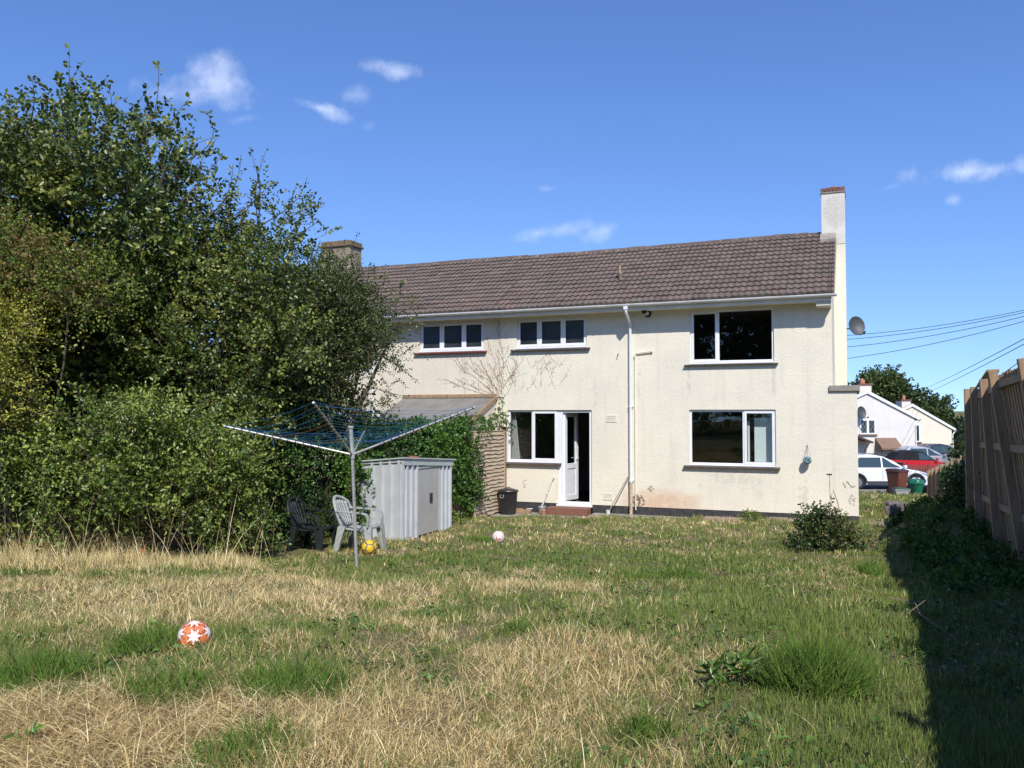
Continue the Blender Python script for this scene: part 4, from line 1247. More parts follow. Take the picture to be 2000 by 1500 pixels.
p = gnd(704, 1076); chair(p - Vector((0, 0, .02)), R(76), M['chw'], 'weathered pale grey green plastic garden chair beside the metal shed', 2)

# ---- footballs
def phi_dirs():
    ph = (1 + 5 ** .5) / 2; d = []
    for a in (-1, 1):
        for b in (-ph, ph): d += [(0, a, b), (a, b, 0), (b, 0, a)]
    d = np.array(d, float); return d / np.linalg.norm(d, axis=1, keepdims=True)
ICO = phi_dirs()
def dodeca():
    v = []
    for i in range(12):
        for j in range(i + 1, 12):
            for k in range(j + 1, 12):
                if all(np.dot(ICO[a], ICO[b]) > .4 for a, b in ((i, j), (j, k), (i, k))):
                    s = ICO[i] + ICO[j] + ICO[k]; v.append(s / np.linalg.norm(s))
    return np.array(v)
DOD = dodeca()
def ball(loc, r, rot, cfun, mats, label, name='football'):
    bm = bmesh.new(); bmesh.ops.create_icosphere(bm, subdivisions=6, radius=1)
    me = bpy.data.meshes.new(name); bm.to_mesh(me); bm.free()
    n = len(me.vertices); co = np.empty(n * 3, np.float32); me.vertices.foreach_get('co', co); co = co.reshape(-1, 3)
    # seam grooves on the 12+20 panel layout
    allc = np.concatenate([ICO * 1.0, DOD * .982]); dd = np.sort(co @ allc.T, axis=1); gap = dd[:, -1] - dd[:, -2]
    rad = 1 - .022 * np.exp(-(gap / .012) ** 2)
    me.vertices.foreach_set('co', (co * rad[:, None] * r).ravel())
    fc = np.empty(len(me.polygons) * 3, np.float32); me.polygons.foreach_get('center', fc); fc = unit(fc.reshape(-1, 3))
    me.polygons.foreach_set('material_index', cfun(fc).astype(np.int32))
    me.polygons.foreach_set('use_smooth', [True] * len(me.polygons))
    o = link(name, me, mats, None, Matrix.Translation(loc) @ rot)
    tag(o, label, 'football'); return o
def seam(c, w=.02):
    allc = np.concatenate([ICO, DOD * .982]); dd = np.sort(c @ allc.T, axis=1); return (dd[:, -1] - dd[:, -2]) < w
def star_fun(c):
    out = np.ones(len(c), int)       # 0 white 1 orange 2 dark red
    h = np.zeros(len(c), bool)
    for d in ICO:
        a = np.cross(d, [.3, .5, .8]); a /= np.linalg.norm(a); b = np.cross(d, a)
        x = c @ a; y = c @ b; z = c @ d; rr_ = np.hypot(x, y); th = np.arctan2(y, x)
        k = np.abs(((th / (2 * np.pi) * 7) % 1) - .5) * 2
        h |= (z > 0) & (rr_ < .17 + .33 * k ** 1.4)
    out[seam(c, .022)] = 2
    out[np.sin(c[:, 0] * 19 + c[:, 1] * 7) * np.sin(c[:, 1] * 17 - c[:, 2] * 9) > .72] = 2
    out[h] = 0
    out[h & seam(c, .006)] = 2
    return out
mo = mat('orange_panel', (.68, .20, .07), .4); mw = mat('white_panel', (.78, .78, .77), .4, noise=(25, (.6, .58, .55), .5, .8)); mr_ = mat('dark_red_panel', (.25, .05, .03), .5)
p = gnd(379, 1262); ball(p + Vector((0, 0, .062)), .112, Matrix.Rotation(.35, 4, 'Z') @ Matrix.Rotation(.75, 4, 'X'), star_fun, [mw, mo, mr_], 'orange and white football with star panels in the dry grass near the camera')
def yel(c): 
    out = np.zeros(len(c), int); dd = np.sort(c @ ICO.T, axis=1); out[(dd[:, -1] - dd[:, -2]) < .085] = 1; return out
my = mat('yellow_panel', (.75, .48, .03), .4, noise=(12, (.62, .38, .03), .5, .8)); mk = mat('grey_seam', (.08, .09, .11), .5)
p = gnd(721, 1082); ball(p + Vector((0, 0, .10)), .115, Matrix.Rotation(.3, 4, 'Z') @ Matrix.Rotation(1.05, 4, 'X'), yel, [my, mk], 'yellow football with grey seams in front of the pale plastic chair')
def pk(c):
    out = np.zeros(len(c), int); out[seam(c, .014)] = 2
    d = np.array([-.10, -.93, -.22]); d /= np.linalg.norm(d); a = np.cross(d, [0, 0, 1.]); a /= np.linalg.norm(a); b = np.cross(a, d)
    x = c @ a; y = c @ b; z = c @ d
    out[(z > 0) & (np.abs(x - .05 - y * .2) < .075) & (np.abs(y) < .45)] = 1
    out[(z > 0) & (np.abs(y + .03 + x * .2) < .085) & (np.abs(x) < .6)] = 1
    return out
mp_ = mat('pinkish_white_panel', (.72, .62, .58), .5, noise=(10, (.60, .50, .46), .5, .8)); mrd = mat('red_mark', (.42, .09, .08), .5); ms_ = mat('pink_seam', (.45, .36, .34), .5)
p = gnd(973, 1060); ball(p + Vector((0, 0, .095)), .11, Matrix.Identity(4), pk, [mp_, mrd, ms_], 'worn pinkish white football with a red cross mark on the lawn before the patio')

# ---- dustbin
def dustbin():
    p = hl(-8.10, -.62, -.272)
    e = empty('dustbin', Matrix.Translation(p), 'black ribbed plastic dustbin with lid beside the lap fence', 'dustbin')
    mb = MB(); seg = 72; prof = [(.19, 0), (.20, .04), (.235, .55), (.245, .57)]
    vs = []; fs = []
    for (r_, z) in prof:
        for k in range(seg):
            t = 2 * math.pi * k / seg; rb = r_ * (1 + (.02 if (k % 3 == 0 and .03 < z < .56) else 0)); vs.append((rb * math.cos(t), rb * math.sin(t), z))
    for i in range(3):
        for k in range(seg): k2 = (k + 1) % seg; fs.append((i * seg + k, i * seg + k2, (i + 1) * seg + k2, (i + 1) * seg + k))
    fs.append(tuple(range(seg - 1, -1, -1))); fs.append(tuple(3 * seg + k for k in range(seg)))
    mb.add(vs, fs); mb.build('body', M['blackp'], e, smooth=True)
    mb = MB(); mb.lathe([(.262, .555), (.268, .575), (.255, .60), (.12, .635), (.02, .64)], 40); ld = mb.build('lid', M['blackp'], e, smooth=True)
    mb = MB(); mb.tube([(-.06, 0, .632), (-.05, 0, .665), (.05, 0, .665), (.06, 0, .632)], .012, 8); mb.build('lid_handle', M['blackp'], ld, smooth=True)
    for s in (-1, 1):
        mb = MB(); q = [(-.03, -.245, .50), (-.055, -.262, .455), (-.035, -.272, .42), (.035, -.272, .42), (.055, -.262, .455), (.03, -.245, .50)]
        Rz = Matrix.Rotation(R(-35 if s > 0 else 145), 4, 'Z'); mb.tube([Rz @ Vector(v) for v in q], .008, 8); mb.build('side_handle', M['greyp'] if s > 0 else M['blackp'], e, smooth=True)
dustbin()
# bucket, pot, jar, debris on the patio
p = hl(-7.30, -.30, -.272)
e = empty('bucket', Matrix.Translation(p), 'small grey white bucket beside the terracotta pot left of the step', 'bucket')
mb = MB(); mb.lathe([(.075, 0), (.10, .17), (.105, .175), (.098, .17), (.073, .01)], 24, cap=False); mb.build('pail', mat('bucket_grey', (.42, .44, .46), .45), e, smooth=True)
mb = MB(); mb.tube([(-.10, 0, .165), (-.08, -.02, .21), (0, -.03, .235), (.08, -.02, .21), (.10, 0, .165)], .004, 6); mb.build('bail', M['alu'], e)
p = hl(-7.20, -.50, -.272)
e = empty('flower_pot', Matrix.Translation(p), 'small terracotta pot at the left end of the brick step', 'pot')
mb = MB(); mb.lathe([(.045, 0), (.058, .095), (.068, .096), (.07, .13), (.062, .13), (.055, .09)], 24, cap=False); mb.build('body', M['terr'], e, smooth=True)
p = hl(-5.62, -.24, -.25)
mb = MB(); mb.lathe([(.045, 0), (.05, .12), (.055, .14), (.02, .142)], 16); o = mb.build('white_jar', M['whitep'], smooth=True, M=Matrix.Translation(p)); tag(o, 'small white plastic pot on the ground below the leaning wooden stick', 'pot')
mb = MB(); mb.bar(hl(-5.66, -.28, -.25), hl(-5.10, -.12, .80), .03, .02); o = mb.build('wooden_stick', M['wood2']); tag(o, 'bare wooden stick leaning against the white downpipe', 'stick')
mb = MB(); mb.box(-.22, .18, -.08, .08, 0, .09); mb.box(-.25, -.02, -.02, .02, .09, .12)
o = mb.build('timber_offcut', M['wood'], bevel=.01, M=Matrix.Translation(hl(-7.78, -.35, -.272)) @ Matrix.Rotation(YAW + .1, 4, 'Z')); tag(o, 'short timber offcut lying on the patio beside the black dustbin', 'timber')
mb = MB(); mb.bar(hl(-7.62, -.55, -.262), hl(-7.48, -.75, -.25), .05, .012); mb.bar(hl(-7.75, -.2, -.17), hl(-7.6, -.22, -.16), .05, .02)
o = mb.build('broken_trim', M['whitep']); tag(o, 'broken bits of white plastic trim on the patio by the wall', 'debris')
# hanging globe
e = empty('hanging_globe', HOUSE @ Matrix.Translation((-1.035, -.14, 1.195)), 'round blue and cream woven globe hanging by cords on the cream wall', 'lantern')
mg = mat('mosaic_blue', (.05, .22, .27), .35, spots=[(40, .50, (.45, .48, .40)), (33, .60, (.02, .06, .08))])
bm = bmesh.new(); bmesh.ops.create_icosphere(bm, subdivisions=2, radius=.088); me = bpy.data.meshes.new('globe'); bm.to_mesh(me); bm.free()
o = link('globe', me, mg, e); md = o.modifiers.new('w', 'WIREFRAME'); md.thickness = .016
bm = bmesh.new(); bmesh.ops.create_icosphere(bm, subdivisions=3, radius=.070); me = bpy.data.meshes.new('inner_globe'); bm.to_mesh(me); bm.free(); link('inner_globe', me, mg, e)
mb = MB()
for s in (-1, 0, 1): mb.tube([(s * .075, 0, .05), (0, .12, .335)], .003, 5)
mb.tube([(0, .14, .335), (0, .10, .34)], .008, 6); mb.build('cord', M['stem'], e)

# dead creeper stems on the walls
def creeper():
    e = empty('dead_creeper', HOUSE @ Matrix.Translation((-8.62, 0, 2.6)), 'bare brown creeper stems fanned over the wall between the two upstairs small windows', 'creeper')
    mb = MB(); rr_ = random.Random(12)
    def grow(x, z, a, L, r, dep):
        pts = [(x, -.008, z)]; n = int(L / .06)
        for k in range(n):
            a += rr_.gauss(0, .10) + (.02 if a < math.pi / 2 else -.02) * 0
            x += .06 * math.cos(a); z += .06 * math.sin(a)
            if z > 2.05 or x > -.15 + 0: pass
            if -.02 + z > 2.1: break
            X_, Z_ = x - 8.62, z + 2.6
            if -8.3 < X_ < -6.05 and 3.80 < Z_ < 4.75: break
            if -11.2 < X_ < -8.95 and 3.80 < Z_ < 4.75: break
            if Z_ < 2.4: break
            if rr_.random() < .86: pts.append((x, -.008, z))
            if rr_.random() < .17 and dep < 2: grow(x, z, a + rr_.choice((-1, 1)) * rr_.uniform(.4, .9), L * rr_.uniform(.12, .4), r * .6, dep + 1)
            if rr_.random() < .12:
                mb.box(x - .008, x + .008, -.014, -.002, z - .008, z + .008)
        if len(pts) > 1: mb.tube(pts, r, 4)
    for k in range(13):
        grow(rr_.uniform(-.05, .12), rr_.uniform(-.1, .25), R(rr_.uniform(10, 165)), rr_.uniform(.8, 2.2), .0026, 0)
    for k in range(70):
        x = rr_.uniform(-.2, 1.75); grow(x, rr_.uniform(.05, 1.1) + .1 * x, R(rr_.uniform(35, 140)), rr_.uniform(.12, .6), .0019, 1)
    for k in range(34):
        grow(rr_.uniform(-1.15, -.1), rr_.uniform(.15, 1.5), R(rr_.uniform(80, 150)), rr_.uniform(.15, .9), .0024, 1)
    mb.build('stems', M['drystem'], e)
creeper()

# overhead cables
def cable(p, q, sag, r, label):
    mb = MB(); pts = []
    p = Vector(p); q = Vector(q)
    for k in range(17):
        t = k / 16; v = p.lerp(q, t); v.z -= sag * 4 * t * (1 - t); pts.append(v)
    o = mb.build('overhead_cable', M['cable']) if False else None
    mb.tube(pts, r, 5); o = mb.build('overhead_cable', M['cable']); tag(o, label, 'cable', 'overhead cables on the right'); return o
for (a, b, Ya, Yb, lab) in (((1640, 656), (2040, 597), 24, 22, 'topmost thin black cable running to the house by the satellite dish'),
                            ((1640, 664), (2040, 601), 24.2, 21.6, 'second black cable from the top, just under the topmost one by the dish'),
                            ((1640, 679), (2040, 608), 24.4, 21.4, 'third black cable from the top, below the satellite dish'),
                            ((1640, 702), (2040, 616), 24.6, 21.2, 'fourth cable from the top, lowest of those meeting the house below the dish'),
                            ((1790, 765), (2060, 630), 85, 20, 'upper of the two close cables running to the far white house gable'),
                            ((1797, 772), (2060, 640), 85, 20.4, 'lower of the two close cables running to the far white house gable'),
                            ((1890, 770), (2060, 655), 50, 19, 'short faint cable rising just above the fence top at the right edge')):
    cable(at(*a, Ya), at(*b, Yb), .12, .008 if Ya < 30 else .013, lab)

# ================================================================== BEYOND THE HOUSE
def far_house(name, label, apex, right_eave, right_wall, left_px, Y, depth, wm, win=None, stack=None, stm='stack', porch=None, dishpx=None):
    O = at(apex[0], apex[1], Y); gz = g1(O.x, Y) - .3
    e = empty(name, Matrix.Translation((O.x, Y, gz)), label, 'house')
    def Q(px, py, d=0): v = at(px, py, Y); return Vector((v.x - O.x, d, v.z - gz))
    A = Q(*apex); RE = Q(*right_eave); sl = (A.z - RE.z) / (RE.x - A.x); xr = Q(right_wall, 800).x; xl = Q(left_px, 800).x
    zr = A.z - sl * xr; zl = A.z + sl * .85 * xl
    mb = MB(); mb.prism([(xl, 0), (xr, 0), (xr, zr - .12), (0, A.z - .12), (xl, zl - .12)], 0, depth, lambda u, v, a: (u, a, v)); mb.build('wall', M[wm], e)
    mb = MB(); x2 = RE.x; xl2 = xl - .3
    P = [(xl2, A.z + sl * .85 * xl2), (0, A.z), (x2, RE.z), (x2, RE.z - .14), (0, A.z - .14), (xl2, A.z + sl * .85 * xl2 - .14)]
    mb.prism([(u, v - .01) for u, v in P], -.06, depth, lambda u, v, a: (u, a, v)); rf = mb.build('roof', M['brickd'], e)
    mb = MB(); P = [(xl2, A.z + sl * .85 * xl2 + .03), (0, A.z + .03), (x2, RE.z + .03), (x2, RE.z - .17), (0, A.z - .20), (xl2, A.z + sl * .85 * xl2 - .17)]
    mb.prism(P, -.13, -.062, lambda u, v, a: (u, a, v)); mb.build('bargeboard', M['whitewood'], rf)
    mb = MB(); mb.tube([(x2, -.13, RE.z - .1), (x2, depth, RE.z - .1)], .07, 8); mb.tube([(x2, -.02, RE.z - .15), (xr + .05, -.06, RE.z - .45), (xr + .05, -.06, 0)], .045, 8); mb.build('gutter', M['whitewood'], rf)
    if stack:
        (x0, x1, yt, yb, off) = stack; a = Q(x0, yt); b = Q(x1, yb)
        mb = MB(); mb.box(a.x, b.x, off, off + 1.1, b.z - 1.2, a.z); c = mb.build('chimney', M[stm], rf)
        mb = MB(); mb.box(a.x - .06, b.x + .06, off - .06, off + 1.16, a.z, a.z + .13); mb.build('chimney_cap', M['brickd'], c)
        mb = MB(); mb.lathe([(.14, a.z + .12), (.12, a.z + .5)], 12, Matrix.Translation((a.x + .4, off + .5, 0))); mb.lathe([(.10, a.z + .12), (.09, a.z + .42)], 12, Matrix.Translation((b.x - .35, off + .5, 0))); mb.build('chimney_pot', M['terr'], c, smooth=True)
    for wd in (win or []):
        (x0, y0, x1, y1, lat) = wd; a = Q(x0, y0); b = Q(x1, y1); cx = (a.x + b.x) / 2
        mb = MB(); t = .09
        mb.box(a.x, b.x, -.05, -.003, a.z - t, a.z); mb.box(a.x, b.x, -.05, -.003, b.z, b.z + t); mb.box(a.x, a.x + t, -.05, -.003, b.z + t, a.z - t); mb.box(b.x - t, b.x, -.05, -.003, b.z + t, a.z - t)
        if lat: mb.box(cx - .08, cx + .08, -.055, -.003, b.z + t, a.z - t)
        f = mb.build('window', M['upvc'], e)
        mb = MB(); mb.box(a.x + t, b.x - t, -.03, -.004, b.z + t, a.z - t); mb.build('pane', M['farglass'], f)
        if lat:
            mb = MB(); n = 6; Wx = b.x - a.x - 2 * t; Hz = a.z - b.z - 2 * t
            for (s0, s1) in ((a.x + t, cx - .08), (cx + .08, b.x - t)):
                w_ = s1 - s0
                for k in range(-5, 7):
                    for sg in (1, -1):
                        # diagonal lead lines clipped to the light
                        pts = []
                        for q in range(0, 41):
                            z = q / 40 * Hz; x = (k * .24 + sg * z * .55)
                            if 0 <= x <= w_: pts.append((s0 + x, -.036, b.z + t + z))
                        if len(pts) > 1: mb.bar(pts[0], pts[-1], .022, .012)
            mb.build('lead_lattice', M['greyp'], f)
        mb = MB(); mb.box(a.x - .1, b.x + .1, -.12, -.003, b.z - .1, b.z - .002); mb.build('sill', M['tilebrown'], f)
    return e, Q
M['farglass'] = mat('far_window_glass', (.02, .025, .03), .12, noise=(2, (.06, .07, .07), .4, .7))
h1, Q1 = far_house('gabled_house', 'white rendered gable house with lattice window and brown porch roof beyond the parked cars', (1693, 763), (1796, 817), 1786, 1640, 60, 9, 'wall_far',
                   win=[(1679, 819, 1710, 848, True)], stack=(1681, 1705, 752, 770, .25))
# porch of house 1
def porch(e, Q, x0, x1, yt, yb, posts=True, door=True):
    a = Q(x0, yt); b = Q(x1, yb)
    mb = MB(); mb.prism([(-.003, a.z), (-1.1, b.z), (-1.1, b.z - .12), (-.003, b.z - .12)], a.x, b.x, lambda u, v, t: (t, u, v)); pr = mb.build('porch_roof', M['tilebrown'], e)
    if posts:
        mb = MB(); mb.box(a.x + .1, a.x + .2, -1.05, -.95, 0, b.z - .12); mb.box(b.x - .25, b.x - .15, -1.05, -.95, 0, b.z - .12); mb.bar((b.x - .2, -1., b.z - .9), (b.x - .8, -1., b.z - .15), .09); mb.build('porch_post', M['darkwood'], pr)
    if door:
        mb = MB(); mb.box(a.x + .5, b.x - .35, -.04, -.003, 0, b.z - .25); d = mb.build('front_door', M['upvc'], e)
        mb = MB(); mb.box(a.x + .62, b.x - .47, -.05, -.041, b.z - 1.1, b.z - .4); mb.build('door_glass', M['farglass'], d)
porch(h1, Q1, 1709, 1750, 855, 874)
a = Q1(1676, 845); b = Q1(1695, 862)
mb = MB(); mb.prism([(a.x - 1.2, b.z + .75), (b.x, b.z), (b.x - .05, b.z - .12), (a.x - 1.2, b.z + .6)], -1.0, -.003, lambda u, v, t: (u, t, v))
mb.bar((a.x - 1., -.95, b.z - .03), (b.x - .05, -.95, b.z - .05), .09); mb.bar((b.x - .3, -.95, b.z - .05), (a.x, -.95, b.z - .75), .09)
mb.build('side_canopy', M['darkwood'], h1)
h2, Q2 = far_house('gabled_house', 'pale cream rendered gable house further right behind the white one', (1781, 789), (1866, 838), 1858, 1740, 70, 9, 'wall_far2',
                   win=[(1787, 829, 1797, 863, False)], stack=(1764, 1782, 783, 800, .25))
porch(h2, Q2, 1792, 1828, 866, 884, posts=False)
d = dish(Matrix.Translation(at(1681, 806, 59.6)) @ Matrix.Rotation(R(20), 4, 'Z'), 'small grey satellite dish on the white far gable above its lattice window', s=1.7)

# ---- cars
M['carw'] = mat('white_car_paint', (.78, .79, .81), .22, coat=.6)
M['carr'] = mat('red_car_paint', (.55, .02, .03), .22, coat=.6)
M['card'] = mat('dark_car_paint', (.03, .03, .045), .2, coat=.6)
M['cars'] = mat('silver_car_paint', (.45, .46, .48), .25, metal=.4, coat=.6)
M['carglass'] = mat('car_glass', (.035, .06, .065), .06, spec=.8)
M['tyre'] = mat('tyre_rubber', (.02, .02, .02), .8)
M['rim'] = mat('alloy_rim', (.45, .45, .47), .3, metal=.8)
M['lamp'] = mat('headlight_glass', (.35, .42, .55), .08, coat=1)
M['clad'] = mat('dark_cladding', (.045, .045, .048), .6)
def car(name, loc, rot, paint, label, L=4.4, H=1.62, roofm=None, soft=False, cat='car', Wd=1.8):
    """side profile lofted over the width with tumblehome; local +x is forward"""
    e = empty(name, Matrix.Translation(loc) @ Matrix.Rotation(rot, 4, 'Z'), label, cat, 'cars parked beyond the garden')
    s = H / 1.62
    belt = .98 * s
    lower = [(-L / 2 + .02, .38), (-L / 2 - .0, .62 * s), (-L / 2 + .06, belt - .02), (-L / 2 + .35, belt + .03), (L * .12, belt), (L * .20, belt + .0), (L / 2 - .75, belt - .09), (L / 2 - .22, belt - .24), (L / 2 - .02, .62 * s), (L / 2, .42), (L / 2 - .12, .26), (-L / 2 + .15, .26)]
    wh = [(-L * .295, .34), (L * .315, .34)]
    # body: build the outline with wheel arch cut-outs
    out = lower[:-2] + [(L / 2 - .12, .24)]
    for (cx, r_) in reversed(wh):
        for k in range(0, 13):
            t = math.pi * k / 12; out.append((cx + (r_ + .06) * math.cos(t), max(.24, .33 + (r_ + .06) * math.sin(t)) if 0 < k < 12 else .24))
    out.append((-L / 2 + .15, .24))
    mb = MB()
    def loft(poly, ys):
        n = len(poly); base = len(mb.v); vs = []
        for (y, sc, dz) in ys:
            for (u, v) in poly: vs.append((u * sc, y, v + dz * (1 if v > .6 else 0)))
        fs = [(j * n + i, j * n + (i + 1) % n, (j + 1) * n + (i + 1) % n, (j + 1) * n + i) for j in range(len(ys) - 1) for i in range(n)]
        fs += [tuple(range(n - 1, -1, -1)), tuple((len(ys) - 1) * n + i for i in range(n))]
        mb.add(vs, fs)
    w2 = Wd / 2
    loft(out, [(-w2, .985, -.03), (-w2 + .05, 1, 0), (w2 - .05, 1, 0), (w2, .985, -.03)])
    body = mb.build('body', paint, e, smooth=True)
    # greenhouse
    g0 = [(-L / 2 + .30, belt - .02), (-L / 2 + .85, H - .13), (-L * .26, H - .02), (-L * .12, H), (-L * .01, H - .09), (L * .10, H - .32), (L * .215, belt - .02)]
    if soft: g0 = [(-L / 2 + .55, belt - .02), (-L / 2 + 1.0, H - .12), (-L * .12, H), (L * .02, H - .03), (L * .20, belt - .02)]
    mb = MB(); n = len(g0)
    vs = []
    for y, f in ((-1, 1), (1, 1)):
        for (u, v) in g0: vs.append((u, y * (w2 - .05 - .17 * (v - belt) / (H - belt)), v))
    mb.add(vs, [tuple(range(n)), tuple(range(2 * n - 1, n - 1, -1))] + [(i, n + i, n + (i + 1) % n, (i + 1) % n) for i in range(n)])
    mb.build('cabin', roofm or paint, e, smooth=False, bevel=.03)
    # side windows
    def gp(u, v, sd, o_=.012): return (u, sd * (w2 - .05 - .17 * (v - belt) / (H - belt) + o_), v)
    b0 = belt + .05; t0 = H - .13
    def xl(v):  # left limit of glass at height v
        A, B = g0[0], g0[1]; f = (v - A[1]) / (B[1] - A[1]); return A[0] + (B[0] - A[0]) * f + (.22 if not soft else .8)
    def xr(v):
        A, B = g0[-2], g0[-1]; f = (A[1] - v) / (A[1] - B[1]); return A[0] + (B[0] - A[0]) * f - .10
    for sd in (-1, 1):
        mid = L * .0
        for (a0, a1, c0, c1) in (((xl(b0), xl(t0), mid - .55 if not soft else None, None),) if False else (((xl(b0), xl(t0), -.18, -.18)), (-.10, -.10, xr(b0), xr(t0)))):
            if soft and a0 < -.15: continue
            fr_ = [gp(a0, b0, sd), gp(c0, b0, sd), gp(c1, t0, sd), gp(a1, t0, sd)]
            if not soft and a0 > -.15: fr_ = [gp(a0, b0, sd), gp(c0, b0, sd), gp(L * .10 - .10, H - .40, sd), gp(-L * .01 + .05, H - .17, sd), gp(a1, t0 + .01, sd)]
            mb = MB(); mb.add(fr_, [tuple(range(len(fr_)))]); mb.build('side_window', M['carglass'], e)
    mb = MB(); u0, v0 = g0[-2]; u1, v1 = g0[-1]
    def ws(f, y): return (u0 + (u1 - u0) * f + .015, y * (w2 - .14 - .14 * (1 - f)), v0 + (v1 - v0) * f + .012)
    mb.add([ws(.08, -1), ws(.08, 1), ws(.92, 1), ws(.92, -1)], [(0, 1, 2, 3)]); mb.build('windscreen', M['carglass'], e)
    for (cx, r_) in wh:
        for sd in (-1, 1):
            mb = MB(); Mt = Matrix.Translation((cx, sd * (w2 - .11), .33)) @ Matrix.Rotation(R(90), 4, 'X')
            mb.lathe([(.20, -.10), (.31, -.10), (.335, -.07), (.335, .07), (.31, .10), (.20, .10)], 28, Mt); wl_ = mb.build('wheel', M['tyre'], e, smooth=True)
            mb = MB(); mb.lathe([(.205, -.104), (.19, -.085), (.05, -.10), (.02, -.108)], 20, Mt if sd > 0 else Mt); mb.lathe([(.205, .104), (.19, .085), (.05, .10), (.02, .108)], 20, Mt); mb.build('rim', M['rim'], wl_, smooth=True)
        mb = MB()
        for sd in (-1, 1):
            pts = [(cx + (r_ + .07) * math.cos(math.pi * k / 14), sd * (w2 + .0), .33 + (r_ + .07) * math.sin(math.pi * k / 14)) for k in range(15)]
            mb.tube(pts, .045, 6)
        mb.build('wheel_arch_trim', M['clad'], e, smooth=True)
    mb = MB()
    for sd in (-1, 1): mb.box(-L * .295 + .45, L * .315 - .45, sd * w2 - .03, sd * w2 + .012, .24, .40)
    mb.build('sill_cladding', M['clad'], e)
    mb = MB()
    for sd in (-1, 1):
        for x in (-.14, L * .215): mb.box(x - .006, x + .006, sd * (w2 - .005) - .012, sd * (w2 - .005) + .010, .42, belt - .05)
    mb.build('door_gap', M['seal'], e)
    for sd in (-1, 1):
        for x in (-.06, -L * .27):
            mb = MB(); mb.box(x, x + .20, sd * w2 - .01, sd * w2 + .02, belt - .17, belt - .13); mb.build('door_handle', paint, e, bevel=.008)
    for sd in (-1, 1):
        mb = MB(); mb.box(L * .175, L * .175 + .14, sd * (w2 + .03), sd * (w2 + .20), belt + .02, belt + .16) if sd > 0 else mb.box(L * .175, L * .175 + .14, -(w2 + .20), -(w2 + .03), belt + .02, belt + .16)
        mb.build('wing_mirror', paint, e, bevel=.03)
        mb = MB(); y0, y1 = (w2 - .30, w2 - .0) if sd > 0 else (-w2, -w2 + .30)
        mb.prism([(L / 2 - .62, belt - .17), (L / 2 - .17, belt - .27), (L / 2 - .13, belt - .36), (L / 2 - .30, belt - .33)], y0 - (.02 if sd < 0 else 0), y1 + (.02 if sd > 0 else 0), lambda u, v, a: (u, a, v)); mb.build('headlight', M['lamp'], e)
    return e
gz = lambda x, y: g1(x, y) + .02
x_, y_ = (1822 - 1000) / 1620 * 39.3 - 2.55, 39.6
car('parked_car', (x_, y_, gz(x_, y_)), 0, M['carw'], 'white crossover car parked on the road beyond the brown wheelie bin', L=4.45, H=1.62)
x_, y_ = (1855 - 1000) / 1620 * 49 - 2.1, 49
car('parked_car', (x_, y_, gz(x_, y_)), R(-4), M['carr'], 'red car with black soft top parked behind the red picket fence', L=4.3, H=1.42, roofm=mat('soft_top_fabric', (.018, .018, .02), .9, .2), soft=True)
x_, y_ = (1862 - 1000) / 1620 * 52.5 - 1.9, 52.5
car('parked_car', (x_, y_, gz(x_, y_) + .0), R(-3), M['cars'], 'silver roofed dark car parked behind the red soft top car', L=4.3, H=1.55, roofm=M['cars'])
x_, y_ = (1895 - 1000) / 1620 * 56 - 1.9, 56
car('parked_car', (x_, y_, gz(x_, y_)), R(3), M['card'], 'dark maroon car furthest right, its roof just showing behind the spiky plant', L=4.3, H=1.6)
# red picket fence and dark boarded fence in the background
def picket(x0, x1, y, h, m, name, label, gap=.05, w=.09):
    e = empty(name, Matrix.Translation(((x0 + x1) / 2, y, 0)), label, 'fence'); cx = (x0 + x1) / 2
    mb = MB(); x = x0
    while x < x1:
        z = g1(x, y); mb.prism([(x - cx, z), (x + w - cx, z), (x + w - cx, z + h - .05), (x + w / 2 - cx, z + h), (x - cx, z + h - .05)], -.012, .012, lambda u, v, a: (u, a, v)); x += w + gap
    mb.build('pickets', m, e)
    mb = MB(); z = g1(cx, y)
    for f in (.25, .75): mb.box(x0 - cx, x1 - cx, .013, .05, z + h * f, z + h * f + .07)
    mb.build('rail', m, e)
    return e
M['redfence'] = mat('red_brown_fence', (.24, .06, .045), .7, noise=(3, (.15, .05, .04), .35, .7))
M['greyfence'] = mat('grey_fence', (.075, .075, .08), .8, noise=(3, (.05, .05, .055), .35, .7))
xx = lambda px, Y: (px - 1000) / 1620 * Y
picket(xx(1745, 45.5), xx(1880, 45.5), 45.5, .82, M['redfence'], 'picket_fence', 'low red brown picket fence in front of the red car')
picket(xx(1660, 56), xx(1850, 56), 56.5, .95, M['greyfence'], 'boarded_fence', 'low dark grey boarded fence across the front of the white far house', gap=.005, w=.14)

